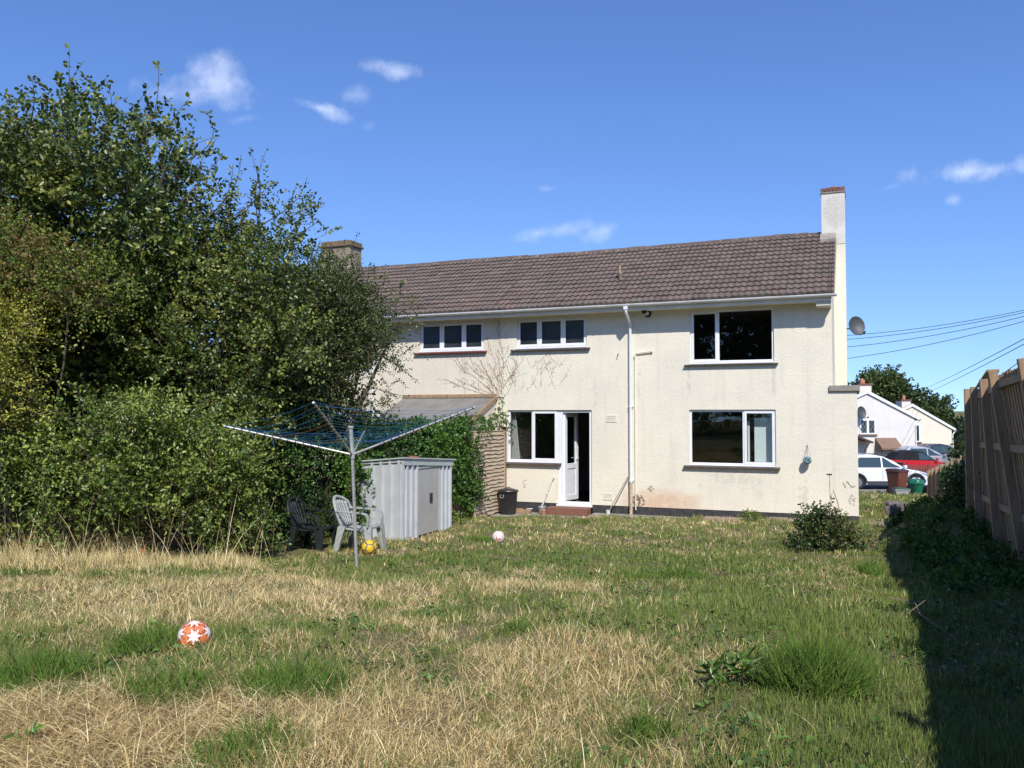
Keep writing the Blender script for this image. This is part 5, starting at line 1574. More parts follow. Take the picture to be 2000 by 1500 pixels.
# ---- bins
def wheelie():
    Y = 35.; p = at(1753, 957, Y); e = empty('wheelie_bin', Matrix.Translation((p.x, Y, g1(p.x, Y))) @ Matrix.Rotation(R(24), 4, 'Z'), 'brown wheelie bin on the grass in front of the white car', 'bin')
    mb = MB(); b = [(-.22, -.23), (.22, -.23), (.22, .23), (-.22, .23)]; t = [(-.29, -.33), (.29, -.33), (.29, .33), (-.29, .33)]
    mb.add([(x, y, .04) for x, y in b] + [(x, y, .98) for x, y in t], [(3, 2, 1, 0), (4, 5, 6, 7), (0, 1, 5, 4), (1, 2, 6, 5), (2, 3, 7, 6), (3, 0, 4, 7)]); mb.box(-.31, .31, -.35, .34, .94, .985)
    mb.build('body', M['binbrown'], e, bevel=.02)
    mb = MB(); mb.add([(-.31, -.37, .99), (.31, -.37, .99), (.31, .36, .99), (-.31, .36, .99), (-.27, -.30, 1.03), (.27, -.30, 1.03), (.27, .32, 1.07), (-.27, .32, 1.07)], [(3, 2, 1, 0), (4, 5, 6, 7), (0, 1, 5, 4), (1, 2, 6, 5), (2, 3, 7, 6), (3, 0, 4, 7)]); mb.build('lid', M['binlid'], e, bevel=.015)
    mb = MB(); mb.tube([(-.24, .40, .97), (.24, .40, .97)], .018, 8); mb.bar((-.22, .33, .96), (-.22, .41, .97), .03); mb.bar((.22, .33, .96), (.22, .41, .97), .03); mb.build('handle', M['binlid'], e)
    for s in (-1, 1):
        mb = MB(); mb.lathe([(.10, -.03), (.10, .03)], 18, Matrix.Translation((s * .24, .25, .10)) @ Matrix.Rotation(R(90), 4, 'Y')); mb.build('wheel', M['tyre'], e)
M['binbrown'] = mat('brown_plastic', (.17, .055, .03), .5, noise=(4, (.12, .045, .03), .4, .7)); M['binlid'] = mat('dark_brown_plastic', (.06, .03, .028), .5)
wheelie()
p = at(1790, 965, 34); e = empty('green_bin', Matrix.Translation((p.x, 34, g1(p.x, 34))), 'round green plastic garden bin with lid by the stepped fence', 'bin')
M['gbin'] = mat('green_plastic', (.01, .13, .07), .4, noise=(6, (.015, .22, .12), .4, .8))
mb = MB(); mb.lathe([(.17, 0), (.20, .06), (.29, .44), (.30, .47)], 32); mb.build('body', M['gbin'], e, smooth=True)
mb = MB(); mb.lathe([(.315, .455), (.32, .49), (.27, .60), (.15, .655), (.02, .665)], 32); l_ = mb.build('lid', M['gbin'], e, smooth=True)
mb = MB()
for k in range(5):
    t = k * 1.256 + .4; mb.box(.12 * math.cos(t) - .03, .12 * math.cos(t) + .03, .12 * math.sin(t) - .03, .12 * math.sin(t) + .03, .64, .69)
mb.build('lid_lugs', M['whitep'], l_, bevel=.01)
def crate(px, Y, m, lm, label, w=.27, h=.26, rz=.2):
    p = at(px, 960, Y); e = empty('recycling_box', Matrix.Translation((p.x, Y, g1(p.x, Y))) @ Matrix.Rotation(rz, 4, 'Z'), label, 'box')
    mb = MB(); mb.add([(x * w * .82, y * .17, 0) for x, y in ((-1, -1), (1, -1), (1, 1), (-1, 1))] + [(x * w, y * .21, h) for x, y in ((-1, -1), (1, -1), (1, 1), (-1, 1))], [(3, 2, 1, 0), (4, 5, 6, 7), (0, 1, 5, 4), (1, 2, 6, 5), (2, 3, 7, 6), (3, 0, 4, 7)]); mb.box(-w - .02, w + .02, -.225, .225, h - .05, h - .015)
    mb.build('tub', m, e, bevel=.012)
    mb = MB(); mb.box(-w - .03, w + .03, -.235, .235, h + .002, h + .035, Matrix.Rotation(.05, 4, 'Y')); mb.build('lid', lm, e, bevel=.01)
crate(1760, 33.3, M['greyp'], mat('dark_green_lid', (.02, .09, .06), .5), 'grey recycling box with dark green lid in front of the brown wheelie bin', rz=-.15)
crate(1812, 34.2, mat('slate_plastic', (.07, .08, .10), .45), M['blackp'], 'dark slate plastic box between the green bin and the stepped fence', w=.2, h=.32, rz=.2)

# ================================================================== TREES AND SHRUBS
G_BEECH = [(.022, .040, .010), (.038, .064, .014), (.065, .095, .020), (.11, .14, .032), (.21, .22, .06)]
G_HAW = [(.026, .042, .012), (.045, .066, .020), (.070, .092, .030), (.11, .12, .045)]
G_BRAM = [(.036, .062, .016), (.070, .11, .025), (.12, .17, .038), (.22, .26, .06)]
G_GOLD = [(.10, .14, .02), (.24, .27, .04), (.42, .40, .08), (.50, .46, .14)]
G_RED = [(.05, .065, .02), (.09, .11, .025), (.14, .10, .035), (.17, .09, .04), (.08, .13, .03), (.11, .16, .03), (.18, .20, .04)]
G_IVY = [(.018, .045, .010), (.035, .085, .016), (.06, .13, .022), (.09, .18, .03)]

G_BEECH = [tuple(c * 1.3 for c in q) for q in G_BEECH]
G_HAW = [tuple(c * 1.3 for c in q) for q in G_HAW]
G_BRAM = [tuple(c * 1.3 for c in q) for q in G_BRAM]
G_IVY = [tuple(c * 1.15 for c in q) for q in G_IVY]
G_RED = [tuple(c * 1.35 for c in q) for q in G_RED]
def shoots(lst, nl, seed, mb, bow=.12):
    rg = np.random.default_rng(seed); P = []; A = []
    for (bx, by, tx, ty, Y) in lst:
        a = at(bx, by, Y); b = at(tx, ty, Y - .2); n = 8; pts = []
        ox = rg.normal() * bow
        for k in range(n):
            f = k / (n - 1); v = a.lerp(b, f); v.x += ox * math.sin(f * math.pi); v.y += ox * .5 * math.sin(f * 3); pts.append(v)
        mb.tube(pts, [.010 * (1 - .85 * k / (n - 1)) + .0015 for k in range(n)], 5)
        L_ = (b - a).length; m_ = int(nl * L_)
        for k in range(m_):
            f = .12 + .88 * rg.random() ** .9; v = a.lerp(b, f); v.x += ox * math.sin(f * math.pi); v.y += ox * .5 * math.sin(f * 3)
            s = unit(rg.normal(size=(1, 3)))[0]; dd = np.array((b - a).normalized())
            P.append(np.array(v) + s * .02); A.append(s + dd * .6)
    return np.array(P), np.array(A)

def tree(name, label, base, blobs, limb_targets, r0, pal, dens, L_, W_, seed, cat='tree', extra_shoots=None, matname='leaf', **k):
    e = empty(name, Vector(base), label, cat)
    inv = -Vector(base); rr_ = random.Random(seed)
    mb = MB(); limbs(mb, base, limb_targets, r0, rr_, .25)
    ex = None
    if extra_shoots: ex = shoots(extra_shoots, 16, seed, mb)
    mb.v = [tuple(Vector(v) + inv) for v in mb.v]
    mb.build('trunk', M['bark'], e, smooth=True)
    o = foliage('crown', blobs, dens, L_, W_, pal, seed, e, matname=matname, extra=ex, **k)
    for c in e.children:
        if c.name.startswith(('crown', 'twigs')): c.location = inv
    return e

def T(px, py, Y): 
    p = at(px, py, Y); return (p.x, p.y, p.z)

beech_poly = [(-190, 300), (-60, 310), (10, 270), (60, 280), (110, 235), (170, 245), (230, 300), (285, 285), (320, 330), (355, 400), (370, 480), (350, 540), (310, 640), (290, 800), (-190, 830)]
mid_poly = [(310, 480), (370, 430), (430, 460), (480, 490), (530, 485), (570, 470), (575, 500), (550, 560), (580, 600), (590, 700), (550, 800), (520, 880), (200, 880), (250, 580)]
haw_poly = [(550, 580), (590, 545), (640, 530), (680, 560), (715, 590), (735, 640), (725, 680), (700, 720), (670, 750), (650, 770), (620, 820), (590, 860), (500, 900), (500, 620)]
def gbase(px, Y): p = at(px, 900, Y); return (p.x, Y, g1(p.x, Y))
bl = fill_blobs(beech_poly, 12.6, 13.6, .50, 62, 1) + fill_blobs(beech_poly, 13.6, 15, .65, 34, 2)
bl += [(*T(a, b, 13.2), c) for a, b, c in ((130, 200, .26), (170, 205, .24), (205, 235, .24), (300, 240, .26), (335, 275, .26), (60, 230, .26), (95, 235, .22), (15, 250, .26), (385, 310, .22), (260, 250, .22), (400, 350, .2))]
tree('beech_tree', 'tall broad leaved tree at the far left with long wispy top shoots', gbase(150, 13.8), bl,
     [T(60, 300, 13.5), T(150, 220, 13.5), T(240, 280, 13.6), T(330, 330, 13.4), T(-80, 350, 13.8), T(200, 450, 13.2), T(30, 450, 13.3)], .10, G_BEECH, 215, .084, .058, 31,
     extra_shoots=[(150, 230, 137, 95, 13.2), (130, 240, 165, 118, 13.2), (60, 240, 62, 150, 13.1), (90, 260, 20, 205, 13.1), (200, 270, 205, 150, 13.1), (280, 280, 310, 125, 13.0), (270, 290, 240, 190, 13.1), (320, 320, 372, 190, 13.0), (330, 330, 402, 215, 13.0), (350, 350, 430, 265, 13.1), (30, 280, -20, 200, 13), (350, 400, 435, 300, 13), (230, 300, 290, 170, 13.2), (180, 260, 180, 160, 13.1)], up=.75, upn=.35)
bl = fill_blobs(mid_poly, 12.6, 13.8, .48, 52, 3) + fill_blobs(mid_poly, 13.8, 15, .6, 30, 4)
bl += [(*T(a, b, 13.3), c) for a, b, c in ((440, 385, .22), (480, 400, .26), (512, 390, .24), (560, 440, .26), (595, 420, .26), (610, 450, .22), (605, 510, .26), (620, 560, .24))]
tree('hornbeam_tree', 'dense leafy tree right of the tallest one with shoots reaching towards the neighbour chimney', gbase(430, 13.9), bl,
     [T(500, 430, 13.6), T(590, 430, 13.6), T(400, 420, 13.5), T(450, 560, 13.2), T(560, 560, 13.3), T(330, 500, 13.4)], .08, G_BEECH, 230, .062, .044, 32,
     extra_shoots=[(500, 450, 485, 285, 13.3), (505, 440, 520, 295, 13.3), (510, 440, 600, 345, 13.2), (540, 450, 635, 395, 13.2), (440, 430, 500, 330, 13.2), (420, 420, 455, 320, 13.2), (560, 470, 625, 430, 13.2), (390, 380, 425, 270, 13.2), (470, 460, 545, 350, 13.3), (400, 430, 470, 300, 13.3)], up=.7, upn=.35)
bl = [(*T(640, 512, 15.4), .2), (*T(680, 525, 15.4), .2), (*T(610, 505, 15.2), .22)] + fill_blobs(haw_poly, 14.6, 15.8, .40, 95, 5) + fill_blobs(haw_poly, 15.6, 16.8, .5, 26, 6)
sm = [(790, 600, 15, .16), (800, 625, 15, .14), (775, 575, 15.2, .2), (760, 700, 15, .18), (745, 760, 15, .2), (720, 790, 15, .22), (760, 660, 15, .2), (770, 730, 15, .13), (720, 545, 15.2, .2), (665, 505, 15.3, .2), (790, 690, 15, .1), (740, 800, 15, .15)]
bl += [(*T(a, b, c), d) for a, b, c, d in sm]
tree('hawthorn_tree', 'small leaved hawthorn spreading in front of the neighbour wall and roof', gbase(620, 15.6), bl,
     [T(650, 540, 15.5), T(740, 570, 15.3), T(770, 640, 15.1), T(720, 760, 15.2), T(560, 600, 15.4), T(600, 760, 15.2)], .07, G_HAW, 470, .042, .032, 33,
     extra_shoots=[(740, 690, 820, 750, 15), (700, 540, 760, 520, 15.2), (690, 530, 700, 455, 15.4), (770, 620, 830, 600, 15), (740, 760, 800, 775, 15), (700, 700, 790, 655, 15), (730, 640, 810, 625, 15), (640, 520, 640, 470, 15.4)], up=.3, twl=.30, nl=10)
back_poly = [(-260, 470), (100, 480), (300, 520), (500, 560), (620, 620), (640, 1000), (-260, 1000)]
bl = fill_blobs(back_poly, 15.2, 17.5, .75, 120, 7)
tree('overgrown_hedge', 'dark overgrown hedge filling the gaps behind the left trees', gbase(250, 16.2), bl, [T(100, 560, 16), T(300, 600, 16), T(500, 650, 16), T(-50, 560, 16)], .05, G_BEECH[:3], 120, .085, .065, 34, cat='hedge', twigs=False)
# reddish shrub, golden privet, brambles
red_poly = [(-120, 480), (0, 455), (90, 470), (150, 510), (190, 570), (170, 640), (90, 660), (-120, 640)]
def spires(xa, xb, ya, yb, seed):
    rr_ = random.Random(seed); out = []
    for k in range(9):
        x = rr_.uniform(xa, xb); y = rr_.uniform(ya - 30, yb); Y = rr_.uniform(11.2, 12.2)
        for i in range(5): out.append((*T(x + rr_.gauss(0, 5), y + i * 24, Y), .07 + .03 * i))
    return out
def shrub(name, label, base, blobs, pal, dens, L_, W_, seed, stems=8, cat='shrub', **k):
    rr_ = random.Random(seed); tg = rr_.sample(blobs, min(stems, len(blobs)))
    return tree(name, label, base, blobs, [b[:3] for b in tg], .018, pal, dens, L_, W_, seed, cat=cat, **k)
bl = fill_blobs(red_poly, 11.8, 12.6, .40, 34, 8)
shrub('flowering_shrub', 'shrub with rusty brown seed heads in front of the tall tree at far left', gbase(60, 12.6), bl, G_RED, 340, .045, .032, 41, matname='leafm', up=.6, upn=.6)
gold_poly = [(-120, 620), (20, 600), (60, 640), (95, 690), (85, 740), (50, 760), (60, 800), (-120, 830)]
bl = fill_blobs(gold_poly, 11.3, 11.9, .28, 34, 9) + [(*T(110, 735, 11.4), .12), (*T(60, 625, 11.4), .15), (*T(80, 800, 11.4), .15)]
shrub('golden_privet', 'yellow green variegated privet bush at the far left edge', gbase(0, 12.0), bl, G_GOLD, 430, .048, .027, 42, up=.5, droop=.2, upn=.7)
bram1 = [(-120, 830), (60, 820), (140, 850), (200, 800), (250, 830), (260, 930), (230, 1020), (-120, 1040)]
bram2 = [(230, 830), (300, 790), (340, 810), (420, 850), (430, 930), (400, 1030), (220, 1040)]
bram3 = [(420, 860), (470, 850), (490, 880), (520, 940), (520, 1050), (400, 1050), (410, 930)]
bl = fill_blobs(bram1, 11.4, 12.5, .27, 42, 10) + spires(-100, 240, 800, 900, 11)
shrub('bramble_bush', 'leafy bramble thicket with dry stalks below the yellow green privet', gbase(60, 12.2), bl, G_BRAM, 420, .060, .038, 43, cat='bush', up=.6)
bl = fill_blobs(bram2, 11.4, 12.6, .26, 32, 11) + spires(240, 420, 780, 880, 12)
shrub('elder_bush', 'bright green leafy bush in the middle of the left hedge bottom', gbase(320, 12.2), bl, G_BRAM, 430, .062, .034, 44, cat='bush', up=.8)
bl = fill_blobs(bram3, 11.8, 12.8, .26, 28, 12) + spires(420, 510, 860, 930, 13)
shrub('bramble_bush', 'low bramble bush immediately left of the dark green chair', gbase(480, 12.6), bl, G_BRAM, 420, .052, .036, 45, cat='bush', up=.5)
under = [(420, 800), (540, 760), (590, 800), (595, 930), (590, 1040), (550, 1060), (420, 1000)]
bl = fill_blobs([(600, 800), (760, 830), (750, 1000), (600, 1020)], 16.2, 17.2, .40, 44, 14) + fill_blobs(under, 14.0, 15.0, .40, 54, 13) + [(*T(540 + 22 * k, 905 + 12 * math.sin(k), 13.6), .2) for k in range(5)]
shrub('ivy_shrub', 'dark ivy clad shrub behind the two plastic chairs', gbase(600, 14.4), bl, G_IVY, 300, .045, .036, 46, cat='bush', up=.3)

# ivy over the boundary fence
def ivy_fence():
    e = empty('ivy_hedge', HOUSE @ Matrix.Translation((-8.45, -3.8, 0)), 'dense green ivy covering the boundary fence behind the metal shed', 'ivy')
    b0 = HOUSE @ Vector((-8.45, -3.8, 0)); rr_ = random.Random(31); bl = []
    for k in range(170):
        y = rr_.uniform(-7.2, -1.75); z = rr_.uniform(.0, 1.92 if y < -2.3 else 1.8); p = hl((-8.46 if y > -5.0 else -8.52) + rr_.uniform(-.16, .08), y, z); bl.append((p.x, p.y, p.z, rr_.uniform(.20, .32)))
    for k in range(26):
        y = rr_.uniform(-6.5, -1.0); p = hl((-8.55 if y > -5.0 else -8.6) + rr_.uniform(-.2, .1), y, 1.93 + rr_.uniform(-.05, .08)); bl.append((p.x, p.y, p.z, rr_.uniform(.13, .22)))
    for (x, y, z, r) in ((-8.5, -.9, 1.95, .16), (-8.48, -.5, 2.05, .17), (-8.5, -.2, 2.2, .14), (-8.5, -.1, 2.42, .10), (-8.5, -.08, 2.58, .07), (-8.42, -.1, 1.95, .17), (-8.35, -.1, 1.78, .10), (-8.36, -.06, 1.6, .05), (-8.4, -1.4, 1.9, .17), (-8.35, -.08, 2.1, .08)):
        p = hl(x, y, z); bl.append((p.x, p.y, p.z, r))
    o = foliage('leaves', bl, 600, .050, .046, G_IVY, 51, e, nl=6, twl=.16, up=.1, shell=.6, droop=.35, twigs=False, upn=.5)
    o.matrix_parent_inverse = e.matrix_world.inverted()
    mb = MB(); mb.box(-.16, -.12, -3.2, 1.9, -.2, 1.70); mb.build('fence_boards', M['wood'], e)
ivy_fence()

# shrub in the middle right of the lawn
p = gnd(1612, 1078)
def rel(lst): return [(p.x + a, p.y + b, p.z + c, d) for a, b, c, d in lst]
bl = rel([(0, 0, .22, .30), (-.32, .0, .18, .24), (.28, 0, .17, .24), (-.1, .1, .42, .24), (.1, -.05, .40, .22), (.22, .05, .3, .2), (-.42, -.05, .1, .16), (.45, .1, .12, .18), (0, 0, .6, .13), (-.2, 0, .55, .12), (-.28, .1, .38, .15)])
shrub('lawn_shrub', 'low dark leafy shrub growing on the lawn before the right corner of the house', (p.x, p.y, p.z), bl,
      [(.02, .045, .012), (.04, .075, .018), (.07, .12, .03), (.11, .10, .05)], 1000, .052, .034, 47, stems=9, up=.8, twl=.22, nl=8)
bl = rel([(.62, .15, .10, .20), (.82, .1, .08, .16), (.5, -.1, .1, .14), (.95, .3, .1, .16)])
shrub('rose_tangle', 'loose tangle of thin leafy stems right of the low dark lawn shrub', (p.x + .7, p.y + .1, g1(p.x + .7, p.y + .1)), bl, [(.06, .10, .02), (.12, .16, .04), (.20, .18, .08)], 420, .036, .02, 48, stems=4, up=.9, twl=.26)
for (px, py, s, lab, sd) in ((1465, 1018, .16, 'bright green weed growing against the plinth below the downstairs window', 61), (1300, 1005, .12, 'small green weed at the plinth right of the downpipe', 62), (1545, 1010, .10, 'thin dark weed by the plinth left of the lawn shrub', 63), (1262, 1000, .13, 'weed clump at the foot of the white downpipe', 64), (890, 1025, .15, 'pale leafy weed at the corner of the metal shed by the ivy', 65)):
    q = gnd(px, py)
    if px > 1200: q = q + Vector((0, -.05, 0))
    shrub('weed', lab, (q.x, q.y, q.z), [(q.x, q.y, q.z + s * .6, s), (q.x + s * .8, q.y, q.z + s * .4, s * .7), (q.x - s * .7, q.y, q.z + s * .35, s * .7)], G_BRAM, 1500, .04, .03, sd, stems=2, cat='weed', up=.8, twl=.10, nl=6, twigs=False)

# ivy and nettles on the shaded raised bed
def bank():
    rg = random.Random(77); bl = []
    for k in range(380):
        u = rg.uniform(-1.15, -.05); v = rg.uniform(-8.5, 1.3); q = fp(u, v, 0); z = g1(q.x, q.y); bl.append((q.x, q.y, z + rg.uniform(-.05, .02), rg.uniform(.05, .12)))
    e = empty('ground_ivy', fp(-.8, -3, .5), 'dark ivy and weeds covering the shaded raised bed below the tall fence', 'ivy'); e['kind'] = 'stuff'
    del e['label']; del e['category']
    bpy.data.objects.remove(e)
    o = foliage('ground_ivy', bl, 2000, .055, .044, [(.03, .065, .016), (.05, .11, .022), (.08, .16, .032)], 71, None, nl=6, twl=.16, up=.7, twigs=False, matname='leafm'); tag(o, kind='stuff')
    e = empty('ivy_clump', fp(-.25, .7, .6), 'thick dark ivy climbing where the tall and stepped fences meet', 'ivy')
    bl = []
    for k in range(34):
        q = fp(rg.uniform(-.22, .0), rg.uniform(-.5, 1.0), 0); z = rg.uniform(.5, 1.4 - .2 * abs(rg.gauss(0, 1))); bl.append((q.x, q.y, z, rg.uniform(.09, .17)))
    for k in range(14):
        q = fp(-.1, rg.uniform(-.5, .1), 0); bl.append((q.x, q.y, rg.uniform(1.2, 2.1), .08))
    o = foliage('leaves', bl, 700, .048, .042, [(.018, .04, .012), (.03, .07, .016), (.05, .10, .022)], 72, e, nl=6, twl=.15, up=.2, twigs=False); o.matrix_parent_inverse = e.matrix_world.inverted()
bank()

# spiky cordyline
p = at(1882, 905, 28); e = empty('cordyline', Matrix.Translation((p.x, p.y, g1(p.x, p.y))), 'spiky yellow green cordyline behind the stepped fence', 'plant')
V = []; Fs = []; Cc = []; hz = at(0, 893, 28).z - g1(p.x, p.y)
for (ox, oz) in ((0, hz - .05), (.35, hz + .35), (-.35, hz - .25)):
    for k in range(90):
        th = rnd.uniform(0, 6.28); el = rnd.uniform(-.3, 1.4); L_ = rnd.uniform(.55, .85); d = Vector((math.cos(th) * math.cos(el), math.sin(th) * math.cos(el), math.sin(el))); sd = d.cross(Vector((0, 0, 1))).normalized() * .02
        c = Vector((ox, 0, oz)); b = len(V); m_ = c + d * L_ * .6; t = c + d * L_ - Vector((0, 0, .12 * L_))
        V += [c - sd * .6, c + sd * .6, m_ + sd, m_ - sd, t]; Fs += [(b, b + 1, b + 2, b + 3), (b + 3, b + 2, b + 4)]
        cc = np.array([.20, .22, .05]) * rnd.uniform(.6, 1.6); Cc += [cc] * 5
me = bpy.data.meshes.new('fronds'); me.from_pydata(V, [], Fs); set_cols(me, np.array(Cc)); link('fronds', me, M['leafm'], e)
mb = MB(); mb.tube([(0, 0, -.1), (0, 0, hz - .05)], .07, 8); mb.tube([(0, 0, hz * .4), (.35, 0, hz + .35)], .05, 8); mb.tube([(0, 0, hz * .3), (-.35, 0, hz - .25)], .05, 8); mb.build('trunk', M['bark'], e)

# distant trees
def far_tree(label, poly, Y, n, r, seed, base, pal, dens=26, L_=.34):
    bl = fill_blobs(poly, Y, Y + 5, r, n, seed)
    tree('distant_tree', label, gbase(base, Y + 3), bl, [b[:3] for b in bl[:6]], .22, pal, dens, L_, L_ * .75, seed, nl=6, twl=1.0, up=.5, twigs=False, matname='leafm')
GF = [(.028, .048, .018), (.045, .075, .022), (.065, .10, .03), (.09, .12, .04)]
far_tree('large rounded dark tree rising behind the white far house', [(1672, 770), (1685, 752), (1712, 742), (1745, 748), (1765, 768), (1775, 800), (1772, 830), (1672, 800)], 90, 46, 1.5, 81, 1720, GF)
far_tree('dark tree behind the second far house chimney', [(1768, 790), (1790, 780), (1805, 795), (1812, 850), (1775, 850)], 92, 18, 1.3, 82, 1790, GF)
far_tree('pointed dark tree to the right of the second far house gable', [(1800, 820), (1818, 800), (1832, 782), (1842, 790), (1856, 820), (1872, 840), (1878, 890), (1800, 890)], 88, 34, 1.2, 83, 1840, GF)
far_tree('dark hedge like tree right of the cream far house by the stepped fence', [(1862, 838), (1885, 828), (1930, 832), (1930, 900), (1862, 900)], 82, 22, 1.2, 84, 1890, [(.02, .035, .014), (.035, .055, .02)])
# more distant greenery off to the sides, so the horizon is closed
def backdrop(label, name, x0, x1, Y, h, seed, n, r=2.2):
    rg = random.Random(seed); bl = []
    for k in range(n):
        x = rg.uniform(x0, x1); z = g1(x, Y); bl.append((x, Y + rg.uniform(-2, 2), z + rg.uniform(.2, 1) ** .8 * h, r * rg.uniform(.7, 1.3)))
    base = ((x0 + x1) / 2, Y, g1((x0 + x1) / 2, Y))
    o = foliage(name, bl, 16, .40, .3, GF, seed, None, nl=6, twl=1.0, up=.5, twigs=False, matname='leafm')
    return o
o = backdrop('', 'tree_belt', 75, 200, 110, 10, 91, 60, 3.2); tag(o, kind='stuff')
o = backdrop('', 'tree_belt', -150, -20, 95, 9, 92, 60, 3.2); tag(o, kind='stuff')
# trees at the end of the garden behind the photographer (seen mirrored in the windows)
o = backdrop('', 'garden_end_trees', -26, 34, -24, 11, 93, 130, 2.3); tag(o, kind='stuff')

rg_ = random.Random(5); bl = [(rg_.uniform(-14, 12), -9 + rg_.uniform(-.5, .5), g1(0, -9) + rg_.uniform(.1, 3.0), rg_.uniform(.4, .7)) for k in range(170)]
o = foliage('added_reflection_hedge', bl, 90, .10, .08, G_BRAM, 97, None, nl=6, twl=.4, twigs=False, matname='leafm'); tag(o, kind='stuff')  # unseen hedge added to darken what the lower windows mirror
# ================================================================== GRASS
TUFTS = [(75, 1330, .62, .26, 900), (290, 1265, .50, .22, 620), (330, 1360, .50, .22, 560), (575, 1355, .60, .26, 900), (1590, 1350, .50, .42, 1500), (1240, 1130, .5, .13, 300),
         (1330, 1125, .6, .16, 420), (1010, 1235, .25, .18, 160), (940, 1055, .5, .12, 260), (1050, 1017, .55, .16, 420), (1140, 1022, .25, .12, 160), (480, 1480, .5, .2, 500), (1255, 1440, .3, .2, 240), (1480, 1300, .22, .18, 120), (180, 1130, .3, .18, 160), (690, 1040, .3, .12, 120), (1700, 1120, .4, .2, 260), (900, 1105, .4, .12, 240), (740, 1185, .35, .1, 160)]
TW = [(gnd(a, b), r, h, n) for a, b, r, h, n in TUFTS]
# low-frequency value noise
class VN:
    def __init__(s, seed, n=256): s.g = np.random.default_rng(seed).random((n, n)); s.n = n
    def __call__(s, x, y, sc):
        x = x * sc + 1000.3; y = y * sc + 1000.7; i = np.floor(x).astype(int); j = np.floor(y).astype(int); fx = x - i; fy = y - j
        fx = fx * fx * (3 - 2 * fx); fy = fy * fy * (3 - 2 * fy); g = s.g; n = s.n
        a = g[i % n, j % n]; b = g[(i + 1) % n, j % n]; c = g[i % n, (j + 1) % n]; d = g[(i + 1) % n, (j + 1) % n]
        return (a * (1 - fx) + b * fx) * (1 - fy) + (c * (1 - fx) + d * fx) * fy
vn = VN(4)
def fbm(x, y, sc): return vn(x, y, sc) * .5 + vn(x + 17, y - 9, sc * 2.1) * .28 + vn(x - 31, y + 5, sc * 4.7) * .22
def pxpy(x, y, z):
    d = z - CAMZ
    yc = y * math.cos(PITCH) + d * math.sin(PITCH); zc = -y * math.sin(PITCH) + d * math.cos(PITCH)
    return 1000 + 1620 * x / yc, 750 - 1620 * zc / yc
def gpt(px, py): q = gnd(px, py); return (q.x, q.y)
# areas of the lawn laid out on the ground: (x, y, rx, ry, amount of green)
AREAS = []
for (px, py, rx, ry, am) in ((1550, 1150, 3.0, 3.4, .34), (1200, 1100, 2.6, 1.2, .26), (950, 1085, 1.6, .9, .22), (1600, 1400, .9, 1.6, .34), (250, 1150, 3.2, 1.3, -.50), (1000, 1300, 1.3, 1.8, -.20),
                              (650, 1180, 1.6, .8, -.22), (120, 1450, 1.1, .65, -.6), (1250, 1060, 1.3, .35, -.1), (820, 1060, .7, .5, -.14), (1500, 1050, 1.2, .35, -.2), (1300, 1180, 1.0, .8, -.15), (1750, 1350, .7, 3.0, .25), (1720, 990, 2.5, 3, .1), (150, 1300, 1.0, .7, .05), (880, 1130, 1.2, .4, .16), (1170, 1420, .8, .8, -.1), (700, 1430, .7, .6, -.12), (480, 1180, 1.5, .6, -.2)):
    g_ = gpt(px, py); AREAS.append((g_[0], g_[1], rx, ry, am))
def green(x, y):
    g = (fbm(x, y, .8) - .5) * 1.3 + .67 + (fbm(x + 50, y, 2.6) - .5) * 1.1
    for (a, b, rx, ry, am) in AREAS: g = g + am * np.exp(-(((x - a) / rx) ** 2 + ((y - b) / ry) ** 2))
    u = (x - 8.21) * RX + (y - 15.03) * RY
    return g + .45 * sstep(-2.1, -1.2, u) * sstep(24, 18, y)
STR = [(.66, .54, .28), (.56, .44, .21), (.76, .65, .39), (.44, .34, .155), (.32, .235, .11)]
GRN = [(.135, .185, .042), (.175, .225, .055), (.10, .148, .038), (.23, .265, .08), (.135, .172, .055)]
def blades(x, y, h, w, lean, cols, seed, ph=None):
    rg = np.random.default_rng(seed); n = len(x); z = gh(x, y) - .01
    th = rg.random(n) * 2 * np.pi
    if ph is None: ph = rg.random(n) * 2 * np.pi
    # face roughly random; lean direction ph
    p = np.stack([x, y, z], 1); s = np.stack([np.cos(th), np.sin(th), np.zeros(n)], 1) * w[:, None] * .5
    ld = np.stack([np.cos(ph), np.sin(ph), np.zeros(n)], 1); up = np.array([[0, 0, 1.]])
    l1 = np.sin(lean * .72)[:, None]; c1 = np.cos(lean * .72)[:, None]; l2 = np.sin(lean)[:, None]; c2 = np.cos(lean)[:, None]
    m_ = p + (ld * l1 + up * c1) * (h * .5)[:, None]; t = m_ + (ld * l2 + up * c2) * (h * .5)[:, None]
    V = np.stack([p - s, p + s, m_ + s * .8, m_ - s * .8, t], 1).reshape(-1, 3)
    base = (np.arange(n) * 5)[:, None]; F_ = (base + np.array([[0, 1, 2, 3, 3, 2, 4]])).ravel(); lt = np.tile([4, 3], n)
    return V, F_, lt, np.repeat(cols, 5, axis=0)
def pick(pal, rg, n): 
    pal = np.array(pal); return pal[rg.integers(0, len(pal), n)] * rg.uniform(.62, 1.5, (n, 1))
def join_blades(name, parts, m, kind=None):
    Vs = []; Fs = []; Ls = []; Cs = []; o_ = 0
    for V, F_, lt, C_ in parts: Vs.append(V); Fs.append(F_ + o_); Ls.append(lt); Cs.append(C_); o_ += len(V)
    me = raw_mesh(name, np.concatenate(Vs), np.concatenate(Fs), np.concatenate(Ls), np.concatenate(Cs)); return link(name, me, m)
def house_local(x, y):
    dx = x - CX; dy = y - CY; return dx * RX + dy * RY, dx * NX + dy * NY
